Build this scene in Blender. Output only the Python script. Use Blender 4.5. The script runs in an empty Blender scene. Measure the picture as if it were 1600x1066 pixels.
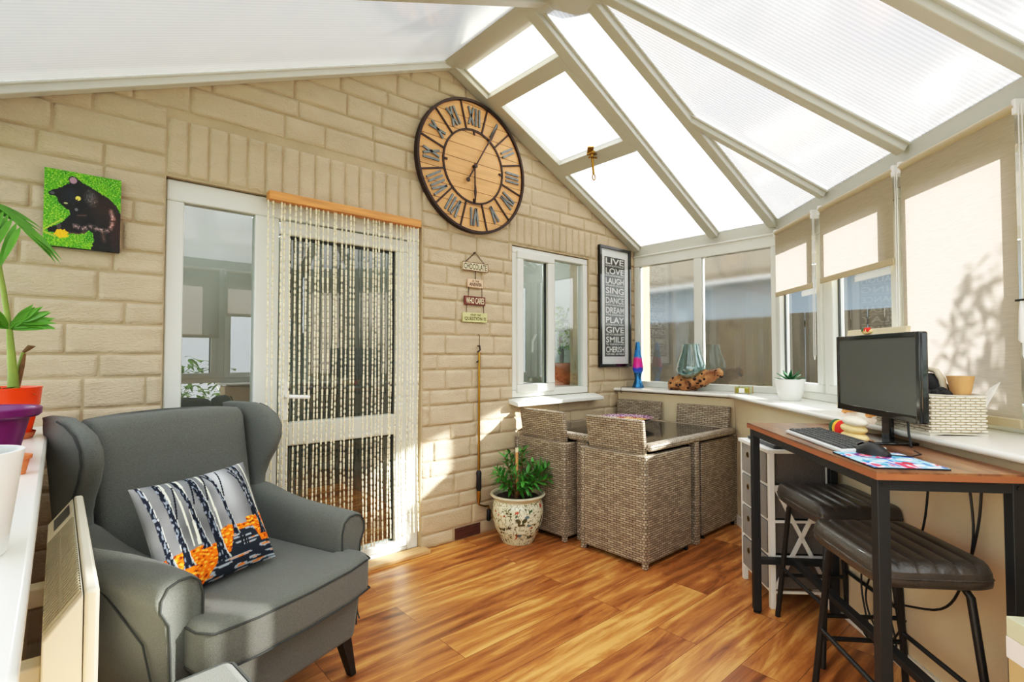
import bpy, bmesh, math, random
from mathutils import Vector, Matrix, noise
R_ = math.radians
PI = math.pi
S = bpy.context.scene
COL = S.collection
S2 = 1 / math.sqrt(2)
YW = 2.861                      # room face of the brick wall
CX, CY = 4.069, 1.583           # corner of side wall and angled bay
EAVE = 2.268

# ------------------------------------------------------------ helpers
def lin(c):
    return tuple(((x / 12.92) if x <= .04045 else ((x + .055) / 1.055) ** 2.4) for x in c)
def rgb(r, g, b):
    return lin((r / 255., g / 255., b / 255.))

class MB:
    """collects shapes, links them as one mesh"""
    def __init__(s): s.v = []; s.f = []
    def add(s, vs, fs):
        o = len(s.v); s.v += [tuple(p) for p in vs]; s.f += [tuple(i + o for i in f) for f in fs]; return s
    def box(s, a, b):
        x0, x1 = sorted((a[0], b[0])); y0, y1 = sorted((a[1], b[1])); z0, z1 = sorted((a[2], b[2]))
        return s.add([(x0,y0,z0),(x1,y0,z0),(x1,y1,z0),(x0,y1,z0),(x0,y0,z1),(x1,y0,z1),(x1,y1,z1),(x0,y1,z1)],
                     [(0,3,2,1),(4,5,6,7),(0,1,5,4),(1,2,6,5),(2,3,7,6),(3,0,4,7)])
    def hexa(s, q, r):
        return s.add(list(q) + list(r), [(0,3,2,1),(4,5,6,7),(0,1,5,4),(1,2,6,5),(2,3,7,6),(3,0,4,7)])
    def quad(s, *p): return s.add(p, [tuple(range(len(p)))])
    def bar(s, p0, p1, w, h, up=(0,0,1)):
        p0 = Vector(p0); p1 = Vector(p1); d = (p1 - p0).normalized(); u = Vector(up)
        x = d.cross(u)
        if x.length < 1e-5: x = d.cross(Vector((1,0,0)))
        x.normalize(); u = x.cross(d).normalized()
        c = [(-w/2,-h/2),(w/2,-h/2),(w/2,h/2),(-w/2,h/2)]
        return s.hexa([p0 + x*a + u*b for a, b in c], [p1 + x*a + u*b for a, b in c])
    def tube(s, pts, r, n=8, closed=False, caps=True):
        pts = [Vector(p) for p in pts]; m = len(pts); rr = r if isinstance(r, (list, tuple)) else [r] * m
        t0 = (pts[1] - pts[0]).normalized(); a = Vector((0,0,1)) if abs(t0.z) < .9 else Vector((1,0,0))
        x = t0.cross(a).normalized(); vs = []; fs = []
        for i in range(m):
            if closed: t = (pts[(i+1) % m] - pts[i-1])
            else: t = pts[min(i+1, m-1)] - pts[max(i-1, 0)]
            t.normalize(); x = (x - t * x.dot(t)).normalized(); y = t.cross(x)
            for k in range(n):
                q = 2*PI*k/n; vs.append(pts[i] + (x*math.cos(q) + y*math.sin(q)) * rr[i])
        for i in range(m if closed else m-1):
            j = (i+1) % m
            for k in range(n):
                l = (k+1) % n; fs.append((i*n+k, i*n+l, j*n+l, j*n+k))
        if caps and not closed:
            fs.append(tuple(range(n-1, -1, -1))); fs.append(tuple((m-1)*n + k for k in range(n)))
        return s.add(vs, fs)
    def lathe(s, prof, c=(0,0,0), n=24, cap0=True, cap1=False, jit=None):
        vs = []; fs = []; m = len(prof)
        for r, z in prof:
            for k in range(n):
                q = 2*PI*k/n; vs.append((c[0] + r*math.cos(q), c[1] + r*math.sin(q), c[2] + z))
        for i in range(m-1):
            for k in range(n):
                l = (k+1) % n; fs.append((i*n+k, i*n+l, (i+1)*n+l, (i+1)*n+k))
        if cap0: fs.append(tuple(range(n-1, -1, -1)))
        if cap1: fs.append(tuple((m-1)*n + k for k in range(n)))
        return s.add(vs, fs)
    def prism(s, poly, o, ex, ey, ez, d):
        o = Vector(o); ex = Vector(ex); ey = Vector(ey); ez = Vector(ez) * d; n = len(poly)
        vs = [o + ex*a + ey*b for a, b in poly] + [o + ex*a + ey*b + ez for a, b in poly]
        return s.add(vs, [tuple(range(n-1,-1,-1)), tuple(range(n, 2*n))] + [(i, (i+1) % n, n + (i+1) % n, n + i) for i in range(n)])
    def ring(s, r0, r1, o, ex, ey, ez, d, n=64):
        o = Vector(o); ex = Vector(ex); ey = Vector(ey); ez = Vector(ez) * d; vs = []; fs = []
        for k in range(n):
            q = 2*PI*k/n; e = ex*math.cos(q) + ey*math.sin(q)
            vs += [o + e*r0, o + e*r1, o + e*r1 + ez, o + e*r0 + ez]
        for k in range(n):
            a = 4*k; b = 4*((k+1) % n)
            fs += [(a+i, a+(i+1) % 4, b+(i+1) % 4, b+i) for i in range(4)]
        return s.add(vs, fs)
    def loft(s, rings, cap=True):
        n = len(rings[0]); vs = [p for r in rings for p in r]; fs = []
        for i in range(len(rings)-1):
            for k in range(n):
                l = (k+1) % n; fs.append((i*n+k, i*n+l, (i+1)*n+l, (i+1)*n+k))
        if cap:
            fs.append(tuple(range(n-1,-1,-1))); fs.append(tuple((len(rings)-1)*n + k for k in range(n)))
        return s.add(vs, fs)
    def ball(s, c, r, n=12, m=8, sc=(1,1,1)):
        vs = []; fs = []
        for i in range(1, m):
            t = PI*i/m
            for k in range(n):
                q = 2*PI*k/n; vs.append((c[0]+r*sc[0]*math.sin(t)*math.cos(q), c[1]+r*sc[1]*math.sin(t)*math.sin(q), c[2]+r*sc[2]*math.cos(t)))
        a = len(vs); vs += [(c[0],c[1],c[2]+r*sc[2]), (c[0],c[1],c[2]-r*sc[2])]
        for i in range(m-2):
            for k in range(n):
                l = (k+1) % n; fs.append((i*n+k, (i+1)*n+k, (i+1)*n+l, i*n+l))
        for k in range(n):
            l = (k+1) % n; fs.append((a, k, l)); fs.append((a+1, (m-2)*n+l, (m-2)*n+k))
        return s.add(vs, fs)
    def leaf(s, p, d, L, w, up=(0,0,1), droop=.3, n=5, fold=.15):
        p = Vector(p); d = Vector(d).normalized(); u = Vector(up)
        x = d.cross(u)
        if x.length < 1e-4: x = Vector((1,0,0))
        x.normalize(); u = x.cross(d).normalized(); vs = []; fs = []
        for i in range(n+1):
            t = i/n; c = p + d*(L*t) - Vector((0,0,1))*(droop*L*t*t)
            ww = w * .5 * max(.03, math.sin(PI*min(1, t**.8*.97 + .03)))
            vs += [c - x*ww + u*(fold*ww), c, c + x*ww + u*(fold*ww)]
        for i in range(n):
            a = 3*i; fs += [(a, a+1, a+4, a+3), (a+1, a+2, a+5, a+4)]
        return s.add(vs, fs)
    def build(s, name, mat, parent=None, smooth=None, bevel=0, seg=2, sub=0, solid=0, loc=None, rot=None, kind=None):
        me = bpy.data.meshes.new(name); me.from_pydata(s.v, [], s.f); me.update()
        uv = me.uv_layers.new(name='UVMap').data
        for p in me.polygons:
            n = p.normal; ax = max(range(3), key=lambda i: abs(n[i]))
            for li in p.loop_indices:
                c = me.vertices[me.loops[li].vertex_index].co
                uv[li].uv = (c.y, c.z) if ax == 0 else ((c.x, c.z) if ax == 1 else (c.x, c.y))
        if mat: me.materials.append(mat)
        o = bpy.data.objects.new(name, me); COL.objects.link(o)
        if smooth is not None:
            me.polygons.foreach_set('use_smooth', [True]*len(me.polygons))
            if smooth < 170: me.set_sharp_from_angle(angle=R_(smooth))
        if bevel:
            m = o.modifiers.new('b', 'BEVEL'); m.width = bevel; m.segments = seg; m.limit_method = 'ANGLE'; m.angle_limit = R_(40)
            me.polygons.foreach_set('use_smooth', [True]*len(me.polygons))
            if smooth is None: me.set_sharp_from_angle(angle=R_(35)); m.harden_normals = False
        if solid:
            m = o.modifiers.new('s', 'SOLIDIFY'); m.thickness = solid; m.offset = 0
        if sub:
            m = o.modifiers.new('u', 'SUBSURF'); m.levels = sub; m.render_levels = sub
        if parent: o.parent = parent
        if loc: o.location = loc
        if rot: o.rotation_euler = rot
        if kind: o['kind'] = kind
        return o

def thing(name, label, cat, loc=(0,0,0), rz=0, group=None):
    o = bpy.data.objects.new(name, None); COL.objects.link(o); o.empty_display_size = .05
    o.location = loc; o.rotation_euler = (0,0,rz); o['label'] = label; o['category'] = cat
    if group: o['group'] = group
    return o
def tag(o, label, cat, group=None):
    o['label'] = label; o['category'] = cat
    if group: o['group'] = group
    return o
def frame(name, loc=(0,0,0), rz=0):
    o = bpy.data.objects.new(name, None); COL.objects.link(o); o.location = loc; o.rotation_euler = (0,0,rz); o['kind'] = 'structure'; return o
def copy_tree(o, parent=None):
    c = o.copy(); COL.objects.link(c)
    if parent: c.parent = parent
    for ch in list(o.children): copy_tree(ch, c)
    return c
def FP(a, off, z=0):
    return (CX - S2*a - S2*off, CY - S2*a + S2*off, z)

# ------------------------------------------------------------ materials
MAT = {}
class NT:
    def __init__(s, name):
        s.m = bpy.data.materials.new(name); s.m.use_nodes = True; s.t = s.m.node_tree; s.t.nodes.clear()
        s.out = s.t.nodes.new('ShaderNodeOutputMaterial')
    def n(s, typ, **kw):
        o = s.t.nodes.new('ShaderNode' + typ)
        for k, v in kw.items(): setattr(o, k, v)
        return o
    def l(s, a, ao, b, bi): s.t.links.new(a.outputs[ao], b.inputs[bi])
    def sets(s, nd, **kw):
        for k, v in kw.items(): nd.inputs[k.replace('_', ' ')].default_value = v
        return nd
def c4(c): return (c[0], c[1], c[2], 1)
def pbr(name, col, rough=.5, metal=0, spec=.5, bump=0, bscale=40, var=0, vscale=8, stretch=(1,1,1), col2=None, coat=0, trans=0, sheen=0, detail=4):
    k = NT(name); p = k.n('BsdfPrincipled'); k.l(p, 0, k.out, 0)
    p.inputs['Roughness'].default_value = rough; p.inputs['Metallic'].default_value = metal
    p.inputs['Specular IOR Level'].default_value = spec; p.inputs['Coat Weight'].default_value = coat
    p.inputs['Transmission Weight'].default_value = trans; p.inputs['Sheen Weight'].default_value = sheen
    p.inputs['Base Color'].default_value = c4(col)
    if var or bump:
        tc = k.n('TexCoord'); mp = k.n('Mapping'); mp.inputs['Scale'].default_value = stretch; k.l(tc, 'Object', mp, 0)
    if var:
        nz = k.n('TexNoise'); nz.inputs['Scale'].default_value = vscale; nz.inputs['Detail'].default_value = detail; k.l(mp, 0, nz, 0)
        r = k.n('ValToRGB'); r.color_ramp.elements[0].position = .3; r.color_ramp.elements[1].position = .7
        a = col2 or tuple(x*(1-var) for x in col); b = col if col2 else tuple(min(1, x*(1+var)) for x in col)
        r.color_ramp.elements[0].color = c4(a); r.color_ramp.elements[1].color = c4(b)
        k.l(nz, 0, r, 0); k.l(r, 0, p, 'Base Color')
    if bump:
        n2 = k.n('TexNoise'); n2.inputs['Scale'].default_value = bscale; n2.inputs['Detail'].default_value = 3; k.l(mp, 0, n2, 0)
        b = k.n('Bump'); b.inputs['Strength'].default_value = bump; b.inputs['Distance'].default_value = .01
        k.l(n2, 0, b, 'Height'); k.l(b, 0, p, 'Normal')
    MAT[name] = k.m; return k.m
def vcol(name, rough=.6, spec=.4, bump=0, bscale=300, coat=0):
    k = NT(name); p = k.n('BsdfPrincipled'); k.l(p, 0, k.out, 0); a = k.n('VertexColor'); a.layer_name = 'Col'
    k.l(a, 0, p, 'Base Color'); p.inputs['Roughness'].default_value = rough; p.inputs['Specular IOR Level'].default_value = spec
    p.inputs['Coat Weight'].default_value = coat
    if bump:
        tc = k.n('TexCoord'); n2 = k.n('TexNoise'); n2.inputs['Scale'].default_value = bscale; k.l(tc, 'Object', n2, 0)
        b = k.n('Bump'); b.inputs['Strength'].default_value = bump; b.inputs['Distance'].default_value = .002
        k.l(n2, 0, b, 'Height'); k.l(b, 0, p, 'Normal')
    MAT[name] = k.m; return k.m
def weave(name, ca, cb, cm, bw, bh, mortar, rough=.5, bump=.6, soft=.3):
    k = NT(name); p = k.n('BsdfPrincipled'); k.l(p, 0, k.out, 0); p.inputs['Roughness'].default_value = rough
    uv = k.n('TexCoord'); b = k.n('TexBrick'); k.l(uv, 'UV', b, 0)
    b.inputs['Scale'].default_value = 1; b.inputs['Brick Width'].default_value = bw; b.inputs['Row Height'].default_value = bh
    b.inputs['Mortar Size'].default_value = mortar; b.inputs['Mortar Smooth'].default_value = soft
    b.inputs['Color1'].default_value = c4(ca); b.inputs['Color2'].default_value = c4(cb); b.inputs['Mortar'].default_value = c4(cm)
    nz = k.n('TexNoise'); nz.inputs['Scale'].default_value = 14; nz.inputs['Detail'].default_value = 6
    mp = k.n('Mapping'); mp.inputs['Scale'].default_value = (1, 9, 1); k.l(uv, 'UV', mp, 0); k.l(mp, 0, nz, 0)
    mx = k.n('MixRGB', blend_type='MULTIPLY'); mx.inputs[0].default_value = .38
    rr = k.n('ValToRGB'); rr.color_ramp.elements[0].position = .32; rr.color_ramp.elements[0].color = (.42,.42,.42,1); rr.color_ramp.elements[1].position = .66; rr.color_ramp.elements[1].color = (1.25,1.25,1.25,1)
    k.l(nz, 0, rr, 0); k.l(b, 0, mx, 1); k.l(rr, 0, mx, 2); k.l(mx, 0, p, 'Base Color')
    iv = k.n('Math', operation='SUBTRACT'); iv.inputs[0].default_value = 1; k.l(b, 'Fac', iv, 1)
    bp = k.n('Bump'); bp.inputs['Strength'].default_value = bump; bp.inputs['Distance'].default_value = .004
    k.l(iv, 0, bp, 'Height'); k.l(bp, 0, p, 'Normal')
    MAT[name] = k.m; return k.m
def glass(name, tint=(1,1,1), refl=.0, rough=0, gcol=(1,1,1), streak=0):
    """thin window pane: clear with fresnel reflection"""
    k = NT(name); t = k.n('BsdfTransparent'); t.inputs[0].default_value = c4(tint)
    g = k.n('BsdfGlossy'); g.inputs['Roughness'].default_value = rough; g.inputs[0].default_value = c4(gcol)
    f = k.n('Fresnel'); ge = k.n('NewGeometry'); io = k.n('MapRange'); io.inputs[3].default_value = 1.5; io.inputs[4].default_value = 1/1.5; k.l(ge, 'Backfacing', io, 0); k.l(io, 0, f, 0)
    a = k.n('Math', operation='ADD', use_clamp=True); a.inputs[1].default_value = refl; k.l(f, 0, a, 0)
    m = k.n('MixShader'); k.l(a, 0, m, 0); k.l(t, 0, m, 1); k.l(g, 0, m, 2); k.l(m, 0, k.out, 0)
    if streak:
        tc = k.n('TexCoord'); mp = k.n('Mapping'); mp.inputs['Scale'].default_value = (70, 70, 2.5); k.l(tc, 'Object', mp, 0)
        nz = k.n('TexNoise'); nz.inputs['Scale'].default_value = 1; nz.inputs['Detail'].default_value = 3; k.l(mp, 0, nz, 0)
        b = k.n('Bump'); b.inputs['Strength'].default_value = streak; b.inputs['Distance'].default_value = .004; k.l(nz, 0, b, 'Height'); k.l(b, 0, g, 'Normal')
    MAT[name] = k.m; return k.m
def translucent(name, col, diff=.35, stripes=0, dirn=(1,0,0), scale=100, coat=0, weavey=0, transp=0, dcol=None):
    k = NT(name); t = k.n('BsdfTranslucent'); t.inputs[0].default_value = c4(col); d = k.n('BsdfDiffuse'); d.inputs[0].default_value = c4(dcol or col)
    m = k.n('MixShader'); m.inputs[0].default_value = diff; k.l(t, 0, m, 1); k.l(d, 0, m, 2); last = m
    if transp:
        tr = k.n('BsdfTransparent'); m3 = k.n('MixShader'); m3.inputs[0].default_value = transp; k.l(m, 0, m3, 1); k.l(tr, 0, m3, 2); last = m3
    if coat:
        g = k.n('BsdfGlossy'); g.inputs['Roughness'].default_value = .15; fr = k.n('Fresnel'); fr.inputs[0].default_value = 1.4
        mm = k.n('Math', operation='MULTIPLY'); mm.inputs[1].default_value = coat; k.l(fr, 0, mm, 0)
        m2 = k.n('MixShader'); k.l(mm, 0, m2, 0); k.l(last, 0, m2, 1); k.l(g, 0, m2, 2); last = m2
    k.l(last, 0, k.out, 0)
    if stripes or weavey:
        tc = k.n('TexCoord'); dp = k.n('VectorMath', operation='DOT_PRODUCT'); dp.inputs[1].default_value = dirn; k.l(tc, 'Object', dp, 0)
        if stripes:
            w = k.n('Math', operation='MULTIPLY'); w.inputs[1].default_value = scale*2*PI; k.l(dp, 'Value', w, 0)
            s = k.n('Math', operation='SINE'); k.l(w, 0, s, 0); r = k.n('MapRange'); r.inputs[1].default_value = -1; r.inputs[2].default_value = 1
            r.inputs[3].default_value = 1-stripes; r.inputs[4].default_value = 1; k.l(s, 0, r, 0)
        else:
            mp = k.n('Mapping'); mp.inputs['Scale'].default_value = (6, 6, 90); k.l(tc, 'Object', mp, 0)
            nz = k.n('TexNoise'); nz.inputs['Scale'].default_value = 3; nz.inputs['Detail'].default_value = 3; k.l(mp, 0, nz, 0)
            r = k.n('MapRange'); r.inputs[1].default_value = .3; r.inputs[2].default_value = .7; r.inputs[3].default_value = 1-weavey; r.inputs[4].default_value = 1; k.l(nz, 0, r, 0)
        for sh in (t, d):
            mx = k.n('VectorMath', operation='SCALE'); mx.inputs[0].default_value = (dcol if (sh is d and dcol) else col); k.l(r, 0, mx, 'Scale'); k.l(mx, 0, sh, 0)
    MAT[name] = k.m; return k.m

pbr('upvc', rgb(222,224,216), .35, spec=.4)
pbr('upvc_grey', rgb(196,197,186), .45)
pbr('sill', rgb(236,234,226), .25, coat=.2)
pbr('brass', rgb(176,136,60), .3, 1)
pbr('chrome', rgb(200,200,200), .2, 1)
pbr('black', rgb(18,18,19), .45)
pbr('black_gloss', rgb(10,10,11), .12, coat=.4)
pbr('black_metal', rgb(34,36,38), .5, .2, bump=.05, bscale=300)
pbr('white', rgb(238,238,234), .4)
pbr('white_ceramic', rgb(235,236,232), .35)
pbr('cream_plaster', rgb(222,207,176), .7, var=.06, vscale=2.5, bump=.08, bscale=90)
pbr('brick', rgb(197,180,152), .8, var=.06, vscale=5, bump=.55, bscale=70, stretch=(1,1,2.2))
pbr('mortar', rgb(184,166,137), .85, var=.08, vscale=6, bump=.3, bscale=60)
pbr('skirt_vent', rgb(92,48,34), .7, var=.2, vscale=20)
pbr('orange_wood', rgb(212,146,82), .5, var=.18, vscale=5, stretch=(1,6,14))
pbr('pine', rgb(205,166,120), .5, var=.14, vscale=4, stretch=(1.2,10,10))
pbr('clock_wood', rgb(222,168,112), .55, var=.12, vscale=4, stretch=(1,8,9))
pbr('dark_iron', rgb(62,48,42), .5, .5, bump=.2, bscale=120)
pbr('numeral', rgb(118,126,128), .55, .3, var=.25, vscale=30)
pbr('bamboo', rgb(246,232,198), .5, var=.16, vscale=40, stretch=(1,1,.6))
pbr('fabric', rgb(101,103,98), .95, spec=.1, var=.16, vscale=260, bump=.35, bscale=420, sheen=.15)
pbr('fabric_seam', rgb(66,68,67), .9, spec=.1)
pbr('fabric_grey', rgb(150,149,146), .9, spec=.1, var=.12, vscale=200, bump=.3, bscale=300)
pbr('fabric_dark', rgb(112,106,102), .9, spec=.1, var=.2, vscale=180, bump=.3, bscale=300)
pbr('leather', rgb(66,61,56), .33, var=.25, vscale=9, bump=.15, bscale=160, coat=.25)
pbr('heater', rgb(226,220,200), .4)
pbr('heater_slat', rgb(176,168,142), .5)
pbr('dark_slot', rgb(40,34,26), .8)
pbr('terracotta', rgb(196,112,66), .75, var=.12, vscale=10)
pbr('orange_plastic', rgb(246,72,16), .3)
pbr('purple_plastic', rgb(104,20,92), .32)
pbr('soil', rgb(48,34,24), .95, bump=.8, bscale=90, var=.3, vscale=40)
pbr('leaf', rgb(72,132,36), .42, var=.4, vscale=14)
pbr('leaf_dark', rgb(62,128,44), .35, var=.45, vscale=18)
pbr('leaf_lime', rgb(126,164,44), .45, var=.35, vscale=12)
pbr('palm', rgb(88,146,40), .4, var=.4, vscale=5)
pbr('palm_stem', rgb(128,148,58), .5, var=.3, vscale=8)
pbr('aloe', rgb(40,104,56), .35, var=.3, vscale=25)
pbr('bark', rgb(120,88,52), .8, var=.3, vscale=30, bump=.5, bscale=60)
pbr('stake', rgb(206,150,96), .6)
pbr('paper', rgb(232,230,226), .7)
pbr('card', rgb(204,156,102), .75, var=.05)
pbr('card_box', rgb(196,172,128), .75, var=.06, vscale=6)
pbr('card_top', rgb(206,208,176), .7)
pbr('canvas_back', rgb(226,212,178), .8, bump=.2, bscale=300)
pbr('rail_beige', rgb(186,170,138), .6)
pbr('screen', rgb(84,88,84), .28, spec=.5)
pbr('keys', rgb(64,66,66), .5)
pbr('key_frame', rgb(206,208,206), .4)
pbr('laptop', rgb(70,74,78), .35, .3)
pbr('wax', rgb(245,20,140), .25)
pbr('lamp_metal', rgb(60,120,170), .25, .9)
pbr('candle_wax', rgb(214,190,70), .5)
pbr('copper_label', rgb(214,190,120), .4)
pbr('toy_cream', rgb(238,210,150), .85, bump=.3, bscale=120, var=.08, vscale=30)
pbr('toy_red', rgb(214,44,36), .8, bump=.3, bscale=120)
pbr('toy_green', rgb(52,92,62), .8, bump=.3, bscale=120)
pbr('toy_yellow', rgb(238,176,56), .8, bump=.3, bscale=120)
pbr('toy_white', rgb(236,226,204), .8, bump=.3, bscale=120)
pbr('bag_black', rgb(16,16,18), .7, bump=.3, bscale=60)
pbr('bag_cream', rgb(214,202,176), .8)
pbr('lilac', rgb(180,160,210), .6)
pbr('sign_cream', rgb(226,218,184), .7, var=.08, vscale=40)
pbr('sign_pink', rgb(222,190,160), .7, var=.1, vscale=40)
pbr('sign_red', rgb(112,52,44), .7, var=.15, vscale=60)
pbr('sign_green', rgb(206,204,146), .7, var=.1, vscale=40)
pbr('sign_ink', rgb(70,58,46), .7)
pbr('mat_white', rgb(224,228,226), .6)
pbr('poster_black', rgb(38,42,42), .6)
pbr('poster_word', rgb(228,230,226), .6)
pbr('driftwood', rgb(208,156,102), .55, col2=rgb(118,68,34), var=.5, vscale=14, bump=.6, bscale=30)
pbr('wood_hole', rgb(48,26,16), .9)
pbr('fence', rgb(82,75,62), .8, var=.3, vscale=3, stretch=(6,6,.6))
pbr('fence_dark', rgb(92,92,86), .8, var=.35, vscale=3, stretch=(6,6,.6))
pbr('hedge', rgb(92,128,44), .7, var=.5, vscale=6, bump=1, bscale=12)
pbr('ground', rgb(150,146,130), .9, var=.15, vscale=2)
pbr('house_inside', rgb(120,124,116), .9)
pbr('curtain_grey', rgb(150,158,154), .9, var=.3, vscale=2, stretch=(14,14,.3))
pbr('bowl_dark', rgb(40,48,54), .25)
pbr('seal', rgb(52,56,54), .6)
pbr('render_pale', rgb(130,140,148), .8)
pbr('roof_tile', rgb(118,107,90), .8, var=.1, vscale=6)
glass('pane', (.93,.97,.95), .03)
glass('pane_house', (.80,.88,.86), .13)
def reeded():
    k = NT('pane_reeded'); rf = k.n('BsdfRefraction'); rf.inputs['Color'].default_value = (.86,.86,.82,1); rf.inputs['Roughness'].default_value = .26; rf.inputs['IOR'].default_value = 1.12
    g = k.n('BsdfGlossy'); g.inputs['Roughness'].default_value = .07
    tc = k.n('TexCoord'); mp = k.n('Mapping'); mp.inputs['Scale'].default_value = (75, 75, 2.0); k.l(tc, 'Object', mp, 0)
    nz = k.n('TexNoise'); nz.inputs['Scale'].default_value = 1; nz.inputs['Detail'].default_value = 3; k.l(mp, 0, nz, 0)
    b = k.n('Bump'); b.inputs['Strength'].default_value = .5; b.inputs['Distance'].default_value = .004; k.l(nz, 0, b, 'Height'); k.l(b, 0, rf, 'Normal')
    b2 = k.n('Bump'); b2.inputs['Strength'].default_value = .10; b2.inputs['Distance'].default_value = .002; k.l(nz, 0, b2, 'Height'); k.l(b2, 0, g, 'Normal')
    m = k.n('MixShader'); m.inputs[0].default_value = .22; k.l(rf, 0, m, 1); k.l(g, 0, m, 2); k.l(m, 0, k.out, 0); MAT['pane_reeded'] = k.m
reeded()
glass('pane_bay', (.90,.93,.93), .06, rough=.02)
glass('table_glass', (.10,.11,.11), .05, rough=.01)
glass('vase_glass', (.74,.84,.84), .05)
glass('candle_glass', (.9,.93,.84), .05)
glass('poster_glass', (1,1,1), -.01)
translucent('poly_bright', (.43,.43,.44), .22, stripes=.22, dirn=(0,1,0), scale=45, coat=.6)
translucent('poly_bay', (.45,.45,.46), .22, stripes=.22, dirn=(S2,S2,0), scale=45, coat=.6)
translucent('poly_front', (.6,.6,.6), .25, stripes=.05, dirn=(1,0,0), scale=62, coat=.6)
translucent('poly_left', (.56,.59,.60), .42, stripes=.10, dirn=(0,1,0), scale=45, coat=.6)
translucent('poly_stain', (.48,.455,.39), .2)
translucent('vent_pane', (.52,.52,.52), .15)
translucent('blind', rgb(184,171,162), .52, weavey=.14, dcol=rgb(210,198,170))
vcol('painted', .7); vcol('painted_satin', .45); vcol('glazed', .18, coat=.5); vcol('painted_fabric', .85, spec=.15, bump=.4, bscale=500)
weave('rattan', rgb(186,172,150), rgb(146,130,110), rgb(48,40,32), .046, .0135, .0017, .5, 1, .15)
weave('rattan_rim', rgb(190,176,156), rgb(150,136,116), rgb(52,44,36), .022, .017, .0016, .5, 1, .15)
pbr('white_wicker', rgb(236,230,214), .6, var=.06, vscale=60)
pbr('wicker_shadow', rgb(168,154,126), .9)

def floor_mat():
    k = NT('laminate'); p = k.n('BsdfPrincipled'); k.l(p, 0, k.out, 0)
    tc = k.n('TexCoord'); b = k.n('TexBrick', offset=.37, offset_frequency=2); k.l(tc, 'Object', b, 0)
    b.inputs['Scale'].default_value = 1; b.inputs['Brick Width'].default_value = 1.28; b.inputs['Row Height'].default_value = .193
    b.inputs['Mortar Size'].default_value = .0011; b.inputs['Mortar Smooth'].default_value = 0; b.inputs['Bias'].default_value = 0
    b.inputs['Color1'].default_value = (0,0,0,1); b.inputs['Color2'].default_value = (1,1,1,1); b.inputs['Mortar'].default_value = (.5,.5,.5,1)
    off = k.n('VectorMath', operation='MULTIPLY_ADD'); k.l(b, 0, off, 0); off.inputs[1].default_value = (17, 31, 5); k.l(tc, 'Object', off, 2)
    mp = k.n('Mapping'); mp.inputs['Scale'].default_value = (1.1, 6.5, 1); k.l(off, 0, mp, 0)
    n1 = k.n('TexNoise'); n1.inputs['Scale'].default_value = 1.5; n1.inputs['Detail'].default_value = 7; n1.inputs['Roughness'].default_value = .62; n1.inputs['Distortion'].default_value = 1.1; k.l(mp, 0, n1, 0)
    mp2 = k.n('Mapping'); mp2.inputs['Scale'].default_value = (3, 70, 1); k.l(off, 0, mp2, 0)
    n2 = k.n('TexNoise'); n2.inputs['Scale'].default_value = 1.6; n2.inputs['Detail'].default_value = 4; k.l(mp2, 0, n2, 0)
    mp3 = k.n('Mapping'); mp3.inputs['Scale'].default_value = (1.0, 5.0, 1); k.l(off, 0, mp3, 0)
    wv = k.n('TexWave', wave_type='BANDS', bands_direction='Y'); wv.inputs['Scale'].default_value = .9; wv.inputs['Distortion'].default_value = 9; wv.inputs['Detail'].default_value = 3; wv.inputs['Detail Scale'].default_value = .7; k.l(mp3, 0, wv, 0)
    a = k.n('Math', operation='MULTIPLY_ADD'); a.inputs[1].default_value = .22; k.l(n2, 0, a, 0); k.l(n1, 0, a, 2)
    a1 = k.n('Math', operation='MULTIPLY_ADD'); a1.inputs[1].default_value = .12; k.l(wv, 0, a1, 0); k.l(a, 0, a1, 2)
    a2 = k.n('Math', operation='MULTIPLY_ADD'); a2.inputs[1].default_value = .20; k.l(b, 0, a2, 0); k.l(a1, 0, a2, 2)
    r = k.n('ValToRGB'); e = r.color_ramp.elements; e[0].position = .40; e[0].color = c4(rgb(76,40,16)); e[1].position = .98; e[1].color = c4(rgb(222,166,96))
    for pos, c in ((.52, rgb(118,66,28)), (.64, rgb(150,90,44)), (.80, rgb(186,121,62))):
        q = e.new(pos); q.color = c4(c)
    k.l(a2, 0, r, 0)
    mx = k.n('MixRGB'); k.l(b, 'Fac', mx, 0); k.l(r, 0, mx, 1); mx.inputs[2].default_value = c4(rgb(84,48,22)); k.l(mx, 0, p, 'Base Color')
    p.inputs['Roughness'].default_value = .33; p.inputs['Specular IOR Level'].default_value = .4
    bp = k.n('Bump'); bp.inputs['Strength'].default_value = .08; bp.inputs['Distance'].default_value = .003; k.l(n2, 0, bp, 'Height'); k.l(bp, 0, p, 'Normal')
    MAT['laminate'] = k.m
floor_mat()
def desk_mat():
    k = NT('desk_wood'); p = k.n('BsdfPrincipled'); k.l(p, 0, k.out, 0); tc = k.n('TexCoord'); mp = k.n('Mapping'); mp.inputs['Scale'].default_value = (2, 12, 2); k.l(tc, 'Object', mp, 0)
    nz = k.n('TexNoise'); nz.inputs['Scale'].default_value = 1.8; nz.inputs['Detail'].default_value = 7; nz.inputs['Distortion'].default_value = .8; k.l(mp, 0, nz, 0)
    r = k.n('ValToRGB'); e = r.color_ramp.elements; e[0].position = .3; e[0].color = c4(rgb(78,50,34)); e[1].position = .72; e[1].color = c4(rgb(158,112,76)); k.l(nz, 0, r, 0); k.l(r, 0, p, 'Base Color'); p.inputs['Roughness'].default_value = .28
    MAT['desk_wood'] = k.m
desk_mat()
pbr('desk_edge', rgb(150,94,60), .45, var=.15, vscale=6)
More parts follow.
